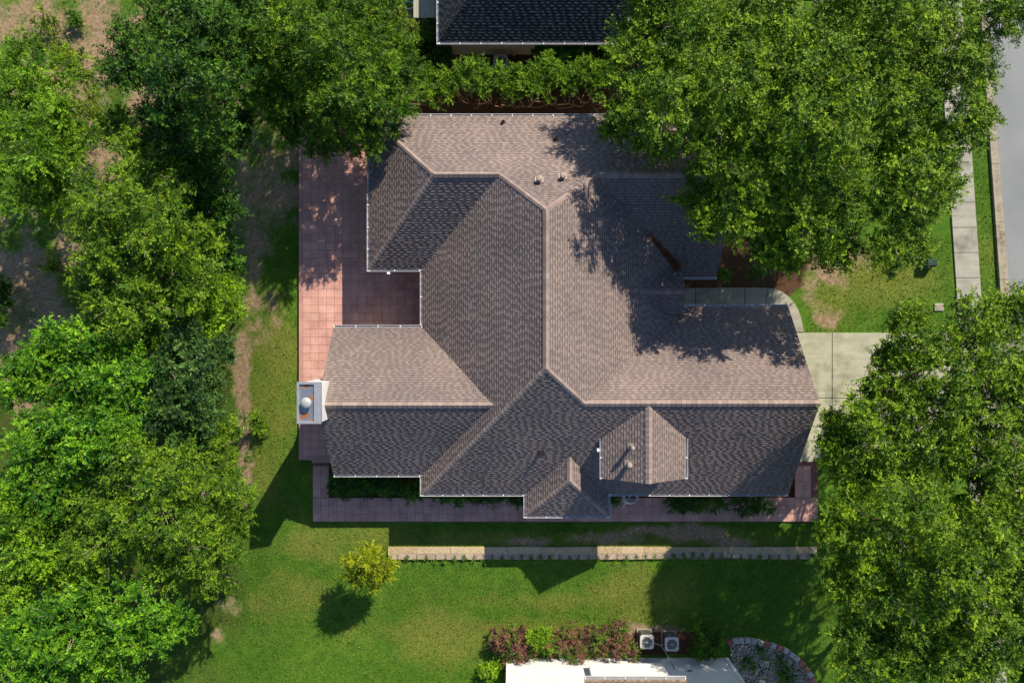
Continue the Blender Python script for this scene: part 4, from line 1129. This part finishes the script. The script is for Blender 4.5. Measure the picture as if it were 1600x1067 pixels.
plant('maple_tree', 'yellow-green corner maple shading the edge of the lower lawn', 'tree', [(110,985,80,9),(212,965,62,8.5),(55,1030,70,8.6),(255,975,38,7.6),(160,1050,58,8),(185,1000,50,8.3),(20,1000,50,8.5)], 'maple', dens=1.3, leaf=0.165)
plant('bush', 'mid-green thicket between the layered maple and the broad yellow-green tree', 'bush', [(175,520,36,6),(235,530,36,5.4),(285,520,30,4.6)], 'olive', dens=1.2, leaf=0.14)
plant('bush', 'dark thicket filling the shade under the cedar edge', 'bush', [(350,215,30,4.2),(375,190,26,4)], 'dark', dens=1.2, leaf=0.15)
plant('bush', 'bright thicket between the pale maple and the layered maple', 'bush', [(100,790,36,6.6),(60,810,28,6)], 'maple', dens=1.2, leaf=0.15)
plant('bush', 'small green bush on the brown bank by the dirt track, upper one', 'bush', [(-2,445,20,1.8),(5,465,14,1.5)], 'dark', dens=2, leaf=0.12, squash=0.7)
plant('bush', 'small green bush on the brown bank by the dirt track, lower one', 'bush', [(-6,500,16,1.5)], 'boxlit', dens=2, leaf=0.12, squash=0.7)
for i, (px, py, rp, z, pal, lab) in enumerate([(200,215,26,2.6,'weed','pale weedy bush in the gap beside the dark glossy tree'), (90,345,22,1.8,'weed','grassy bush where the dirt track leaves the pine'), (105,450,20,1.2,'weed','low weedy bush in the middle of the dirt track'),
        (75,410,16,1.0,'weed','tuft of weeds between the dirt track and brown bank'), (395,655,18,1.2,'olive','little bush on the lawn edge facing the chimney'), (372,760,20,1.8,'bright','yellowish bush at the lawn edge by the house shadow'), (65,30,20,0.9,'weed','dry weedy clump on the bare tan slope'), (110,28,12,0.7,'boxlit','dark green sprig on the bare tan slope'), (40,60,22,0.8,'weed','larger dry weed patch on the bare tan slope')]):
    plant('bush', lab, 'bush', [(px,py,rp,z),(px+rp*0.7,py+rp*0.5,rp*0.6,z*0.8)], pal, dens=1.5, leaf=0.11, squash=0.6, boughs=3)
# --- street trees on the east side
plant('street_tree', 'big leafy tree overhanging the roof ridge and the hedge end', 'tree', [(1012,105,72,9.1),(1090,65,74,10),(1062,185,84,10.4),(985,175,46,7.9),(1027,222,40,8.2),(1140,140,78,10.8),(1005,40,46,8.8),(1120,235,58,9.8),(1096,305,40,8.6),(960,195,26,7.2),(1160,40,60,10),(1080,-20,60,9.4),(1140,-5,48,9.4),(1010,-15,45,8.6)], 'street', dens=1.25, leaf=0.148, limbs=0.13)
plant('street_tree', 'tall leafy tree over the front planting bed and front walk', 'tree', [(1250,100,88,10.8),(1285,205,94,11.3),(1210,270,84,10.6),(1160,335,48,9.2),(1270,340,74,10),(1340,290,76,10.4),(1235,395,40,8.8),(1320,385,46,9),(1190,190,60,10.6),(1110,345,28,8.6),(1200,370,40,8.8),(1370,150,70,10.4),(1215,5,52,9.8),(1290,40,44,9.6),(1380,235,44,9.6),(1395,180,40,9.8),(1325,85,46,9.8),(1335,130,36,9.8)], 'street', dens=1.25, leaf=0.148, limbs=0.13)
plant('street_tree', 'leafy tree overhanging the sidewalk and the road kerb', 'tree', [(1430,115,80,10.4),(1468,210,80,10.5),(1425,290,66,10),(1520,195,46,9.6),(1395,45,72,10),(1495,55,74,10),(1565,25,46,9.6),(1435,345,40,9),(1385,390,40,8.8),(1432,388,26,8.4),(1510,120,50,9.8),(1320,10,50,9.8),(1470,290,36,8.8),(1400,-35,70,9.6),(1500,-30,60,9.4),(1590,-10,50,9)], 'street', dens=1.3, leaf=0.148, limbs=0.13)
plant('street_tree', 'leafy tree overhanging the pale driveway and the sidewalk', 'tree', [(1448,545,52,9),(1530,515,62,9.4),(1590,590,78,10),(1500,630,78,10),(1390,690,72,9.6),(1470,715,88,10.4),(1560,715,78,10),(1325,690,34,8.6),(1420,500,30,8.2),(1342,745,50,9),(1430,620,44,9.2),(1590,500,46,9),(1370,605,26,8.2),(1345,645,34,8.6),(1303,705,24,8.2),(1388,560,24,8.2),(1412,548,32,8.6),(1310,660,16,7.8),(1610,650,58,9.6),(1608,480,44,9),(1545,600,50,9.6)], 'street', dens=1.25, leaf=0.148, limbs=0.14)
plant('street_tree', 'broad leafy tree over the end of the retaining wall', 'tree', [(1400,830,92,10.4),(1490,860,92,10.5),(1330,850,58,9.6),(1372,930,72,10),(1560,850,68,10),(1480,955,82,10),(1308,905,34,8.8),(1300,810,30,8.6),(1600,780,60,9.6),(1545,790,50,9.8),(1610,850,50,9.5)], 'street', dens=1.3, leaf=0.15, limbs=0.13)
plant('street_tree', 'leafy tree growing past the stone-edged gravel bed', 'tree', [(1560,980,78,9.6),(1425,1030,66,9),(1530,1060,74,9.2),(1600,910,60,9.4),(1370,1010,40,8.6),(1480,1040,56,9),(1345,1045,48,8.6),(1322,985,30,8.2)], 'olive', dens=1.3, leaf=0.15)

# --- garden: golden tree, hedge, foundation shrubs
plant('golden_cypress', 'golden yellow small cypress standing alone on the lower lawn', 'tree', [(574,882,29,3.9),(563,897,25,3.2),(590,882,24,3.3),(578,904,20,2.7),(556,880,21,2.9),(600,893,15,2.6)], 'gold', 'conifer', 2.6, 0.12, inner=0.4, base=(577,880), squash=1.2)
def hedge(px, py, rp, lab, seed):
    g = random.Random(seed)
    lob = [(px+g.uniform(-5, 5), py-7, rp*0.58, 3.3), (px-rp*0.58, py+4, rp*0.52, 3.1), (px+rp*0.58, py+2, rp*0.52, 3.1), (px+g.uniform(-8, 8), py+15, rp*0.50, 2.9)]
    o = plant('hedge_conifer', lab, 'hedge', lob, 'hedge', 'conifer', 2.2, 0.14, base=(px, 158), bark='redbark', trunk_r=0.07, squash=0.6, boughs=4, group='clipped conifers of the hedge')
    # bare limbs arching out on the house side
    x0, y0, _ = W(px, 158, 0); m = MB()
    for k in range(7):
        a = g.uniform(-1.1, 1.1); l = g.uniform(0.7, 1.7); zz = g.uniform(0.5, 1.4)
        p1 = Vector((math.sin(a)*l*0.5, -abs(math.cos(a))*l*0.45-0.05, zz*0.8)); p2 = Vector((math.sin(a)*l*1.1+g.uniform(-.2, .2), -abs(math.cos(a))*l*0.55+g.uniform(-.1, .2), zz*1.1)); p3 = p2+Vector((g.uniform(-.4, .4), g.uniform(0.1, 0.5), 0.5))
        p2.y = max(p2.y, -0.62); p1.y = max(p1.y, -0.55)
        m.tube([(0, 0, 0.1), p1*0.5, p1, p2, p3], [0.05, 0.045, 0.038, 0.03, 0.018], 6)
    m.build('branch', M['redbark'], o, True)
hedge(672, 128, 44, 'hedge conifer next to the cedar', 1); hedge(738, 116, 46, 'hedge conifer beside the air conditioner at the beige wall', 2); hedge(800, 122, 42, 'middle hedge conifer with bare arching limbs', 3); hedge(856, 114, 46, 'hedge conifer below the leafy wall shrub', 4); hedge(920, 116, 46, 'hedge conifer beside the big leafy street tree', 5)
plant('shrub', 'leafy shrub against the beige wall behind the hedge', 'shrub', [(870,76,26,2.6),(893,84,24,2.3),(850,80,16,2)], 'boxlit', dens=1.8, leaf=0.14)
plant('shrub', 'pale leafy shrub by the hoses and grey landing', 'shrub', [(618,40,22,2.2),(640,52,20,1.8),(612,12,20,2.2)], 'weed', dens=1.5, leaf=0.13)
plant('shrub', 'dark shrub among hoses at the dark house corner', 'shrub', [(668,48,24,1.2),(660,78,18,1.0),(690,88,14,0.9)], 'box', dens=1.6, leaf=0.14, squash=0.6)
plant('shrub', 'dark shrub in the shade at the far end of the beige wall', 'shrub', [(930,82,26,2.0),(955,90,20,2.2)], 'dark', dens=1.6, leaf=0.14)
for px, py, rp, z, pal, lab in [(540,758,26,1.5,'box','long dark shrub at the corner of the tiled path'), (575,757,26,1.5,'box','dark foundation shrub in the middle under the west gable eave'), (608,756,22,1.4,'box','dark foundation shrub next to the clipped green ball'),
        (645,768,21,1.25,'boxlit','clipped green ball shrub at the inner roof corner'), (716,780,14,1.0,'boxlit','clipped round shrub halfway to the bay'), (688,778,11,0.6,'olive','little olive shrub beside the halfway round shrub'), (745,777,12,0.8,'box','small dark shrub right of the halfway round shrub'), (770,778,14,0.8,'box','flat dark shrub between the round shrub and bay'), (792,777,12,0.7,'olive','small yellow-green shrub near the bay'), (812,782,13,0.9,'box','small dark shrub tight against the bay'),
        (958,780,12,0.9,'box','small dark shrub between the bay and the coiled hose'), (1062,783,22,1.1,'box','dark foundation shrub past the coiled hose'), (1085,782,20,1.1,'box','dark foundation shrub in the garage row, second from the hose'), (1117,784,20,1.1,'boxlit','foundation shrub in the garage row, third from the hose'), (1165,788,22,1.2,'box','foundation shrub in the garage row, fourth from the hose'), (1195,793,16,1.2,'boxlit','yellow-tipped shrub spilling onto the tiled path'),
        (1131,431,13,1.0,'boxlit','round green shrub at the corner of the front gable'), (1181,426,14,1.0,'boxlit','round green shrub alone in the front planting bed')]:
    plant('shrub', lab, 'shrub', [(px, py, rp, z), (px+rp*0.5, py+rp*0.15, rp*0.7, z*0.9), (px-rp*0.5, py-rp*0.1, rp*0.7, z*0.92)], pal, dens=3.2, leaf=0.085, inner=0.3, full=True, squash=0.8, limbs=0.03, boughs=0)
for px, py, rp, z, pal, lab in [(798,1010,36,1.3,'red','red-brown shrub at the end of the white wall'), (884,1008,34,1.3,'red','red-brown shrub between the lime shrub and the boxed-out bay'), (962,1003,38,1.4,'red','red-brown shrub covering the corner of an air conditioner'), (846,1000,22,1.35,'lime','lime-green shrub squeezed between red-brown shrubs'), (768,1052,19,0.8,'lime','low bright green shrub outside the white house corner'), (924,997,22,0.9,'red','sparse greyish red shrub behind the two larger red ones')]:
    plant('shrub', lab, 'shrub', [(px, py, rp, z), (px+rp*0.55, py+rp*0.25, rp*0.6, z*0.85), (px-rp*0.55, py-rp*0.1, rp*0.62, z*0.9), (px+rp*0.1, py-rp*0.5, rp*0.5, z*0.8)], pal, dens=2.6, leaf=0.10, inner=0.3, full=True, limbs=0.10, boughs=4)
plant('shrub', 'big round dark green shrub next to the stone-edged bed', 'shrub', [(1107,1007,27,1.4),(1118,1000,18,1.3),(1098,1015,18,1.3)], 'boxlit', dens=4, leaf=0.085, full=True, limbs=0.02, boughs=0)  # lit leaf set: brightness put into the leaf colour against the tree shade
for px, py, rp, lab in [(1170,1040,12,'dark leafy plant in the gravel near the white corner'), (1222,1042,14,'leafy plant in the gravel near the edging stones'), (1190,1016,8,'tiny plant at the top of the gravel bed'), (1228,1060,14,'leafy plant deeper in the gravel bed')]:
    plant('plant', lab, 'plant', [(px, py, rp, 0.5), (px+rp*0.4, py+rp*0.5, rp*0.7, 0.42)], 'boxlit', dens=2.4, leaf=0.10, full=True, squash=0.5, boughs=0)

# ------------------------------------------------------------------ leaf litter in the roof valley
def litter():
    r = np.random.default_rng(5); n = 900
    t = np.concatenate([r.beta(3, 1.4, n)]); P = []
    x0, y0 = xEN+2.2, None
    xs = 6.05+(7.95-6.05)*t; ys_ = 3.12+(xE-xs)*(RY-3.12)/(xE-xEN)+0.05
    w = 0.03+0.10*t**2
    x = xs+r.normal(size=n)*w*0.8; y = np.maximum(ys_+r.normal(size=n)*w*0.6, 3.3+r.random(n)*0.05)
    z = np.maximum(np.array([plE.z(a, b) for a, b in zip(x, y)]), np.array([plNS.z(a, b) for a, b in zip(x, y)]))+0.05+r.random(n)*0.08*t
    c = np.stack([x, y, z], 1); d = norm(r.normal(size=(n, 3))*np.array([1, 1, 0.35])); nn = norm(np.array([0, 0, 1.0])+r.normal(size=(n, 3))*0.5); s = norm(np.cross(nn, d))
    L = r.uniform(0.05, 0.15, (n, 1))
    V = np.stack([c, c+d*L*0.5+s*L*0.2, c+d*L, c+d*L*0.5-s*L*0.2], 1).reshape(-1, 3)
    col = np.array([0.17, 0.065, 0.028])*r.uniform(0.5, 1.5, (n, 1))
    o = shared('leaf_litter', quads_mesh('leaf_litter', V, np.arange(4*n).reshape(n, 4), M['litter'], col))
    setp(o, 'brown leaf litter piled in the roof valley above the entry', 'leaf litter', kind='stuff')
litter()

def tufts(name, pts, label, cat, c0, c1, mat, seed, n_each, rad, hgt, kind='stuff'):
    r = np.random.default_rng(seed); P = np.repeat(np.array(pts, float), n_each, 0); n = len(P)
    P = P+np.stack([r.normal(size=n)*rad, r.normal(size=n)*rad, np.zeros(n)], 1)
    a = r.uniform(0, 6.28, n); L = r.uniform(0.03, 0.11, n)*(hgt/0.08)**0.5; h = r.uniform(0.3, 1.0, n)*hgt; w = r.uniform(0.008, 0.022, n)
    d = np.stack([np.cos(a), np.sin(a), np.zeros(n)], 1); sd = np.stack([-np.sin(a), np.cos(a), np.zeros(n)], 1); up = np.array([0, 0, 1.0])
    V = np.stack([P, P+d*(L*0.5)[:, None]+sd*w[:, None]+up*(h*0.8)[:, None], P+d*L[:, None]+up*h[:, None], P+d*(L*0.5)[:, None]-sd*w[:, None]+up*(h*0.8)[:, None]], 1).reshape(-1, 3)
    f = r.random((n, 1)); col = (np.array(c0)+(np.array(c1)-np.array(c0))*f)*r.uniform(0.8, 1.2, (n, 1))
    o = shared(name, quads_mesh(name, V, np.arange(4*n).reshape(n, 4), mat, col)); setp(o, label, cat, kind=kind)
rw_ = random.Random(3); wx0 = W(606, 0, 0)[0]
pts = [(wx0+0.503*i+rw_.uniform(-.04, .04), WALL_Y+0.13*math.exp(-((wx0+0.503*i-9.9)/2.2)**2)+rw_.uniform(-0.05, 0.18), -0.01) for i in range(1, 44) for _ in range(rw_.choice((0, 1, 1, 1, 2, 2)))]
tufts('wall_weeds', pts, 'green weeds sprouting in the joints of the retaining wall', 'weeds', (0.06, 0.16, 0.014), (0.15, 0.25, 0.02), M['grassblade'], 4, 26, 0.06, 0.14)
pts = [(*W(cb_l(y_)+rw_.uniform(5, 11), y_, 0.03)[:2], 0.05) for y_ in [rw_.uniform(345, 460) for _ in range(60)]+[rw_.uniform(240, 345) for _ in range(25)]]
tufts('fallen_leaves', pts, 'reddish fallen leaves scattered along the kerb gutter', 'leaves', (0.22, 0.08, 0.04), (0.36, 0.17, 0.09), M['litter'], 5, 5, 0.10, 0.03)
pts = [(x_, y_, plE.z(x_, y_)+0.05) for x_, y_ in [(rw_.uniform(3.5, 7.4), rw_.uniform(-0.5, 4.5)) for _ in range(70)]]
tufts('roof_leaves', pts, 'stray brown leaves on the roof slope beside the leafy tree', 'leaves', (0.16, 0.08, 0.03), (0.28, 0.17, 0.07), M['litter'], 6, 2, 0.12, 0.02)

# ------------------------------------------------------------------ grass blades over the lawns
def grass():
    r = np.random.default_rng(9); n = 220000
    x = r.uniform(-27.5, 27.5, n); y = r.uniform(-18.6, 18.6, n)
    soil, dry, mul, wood = ground_masks(x, y)
    k = H/F; px = x/k+800; py = 533.5-y/k
    lawn = ((px > 330) & (px < 466) & (py > 200) & (py < 830)) | ((px > 200) & (px < 1320) & (py > 818) & ((py < 856) | (py > 882) | (px < 606))) | ((px > 1262) & (px < 1486) & (py > 370) & (py < 517)) | ((px > sw_r(py)+1) & (px < cb_l(py)-1)) | ((px < 240))
    lawn &= ~((px > 780) & (py > 1022)) & ~((px > 1138) & (py > 1000) & (px < 1275))
    p = (1-np.clip(soil*1.1, 0, 0.93))*(1-mul*0.97)
    ok = lawn & (r.random(n) < p); x, y, dry = x[ok], y[ok], dry[ok]; n = len(x)
    z = ground_z(x, y)-0.01
    a = r.uniform(0, 6.28, n); h = r.uniform(0.05, 0.11, n); L = r.uniform(0.03, 0.10, n); w = r.uniform(0.008, 0.018, n)
    d = np.stack([np.cos(a), np.sin(a), np.zeros(n)], 1); s = np.stack([-np.sin(a), np.cos(a), np.zeros(n)], 1); b = np.stack([x, y, z], 1)
    up = np.array([0, 0, 1.0])
    m1 = b+d*(L*0.4)[:, None]+up*(h*0.75)[:, None]; tp = b+d*L[:, None]+up*h[:, None]
    V = np.stack([b-s*w[:, None], b+s*w[:, None], m1+s*(w*0.7)[:, None], tp], 1).reshape(-1, 3)
    g0 = np.array([0.054, 0.142, 0.015]); g1 = np.array([0.116, 0.204, 0.026]); dr = np.array([0.30, 0.25, 0.07])
    f = np.clip(fbm(x, y, 0.5, 41)*1.6-0.3+r.normal(size=n)*0.25, 0, 1)[:, None]
    col = g0+(g1-g0)*f; isdry = (r.random(n) < 0.04+0.28*dry)[:, None]
    col = np.where(isdry, dr*r.uniform(0.6, 1.1, (n, 1)), col)*r.uniform(0.8, 1.2, (n, 1))
    o = shared('grass', quads_mesh('grass', V, np.arange(4*n).reshape(n, 4), M['grassblade'], col)); setp(o, 'short mown grass of the lawns around the house', 'grass', kind='stuff')
grass()
print('leaves', LEAFCOUNT, 'objects', len(bpy.data.objects))
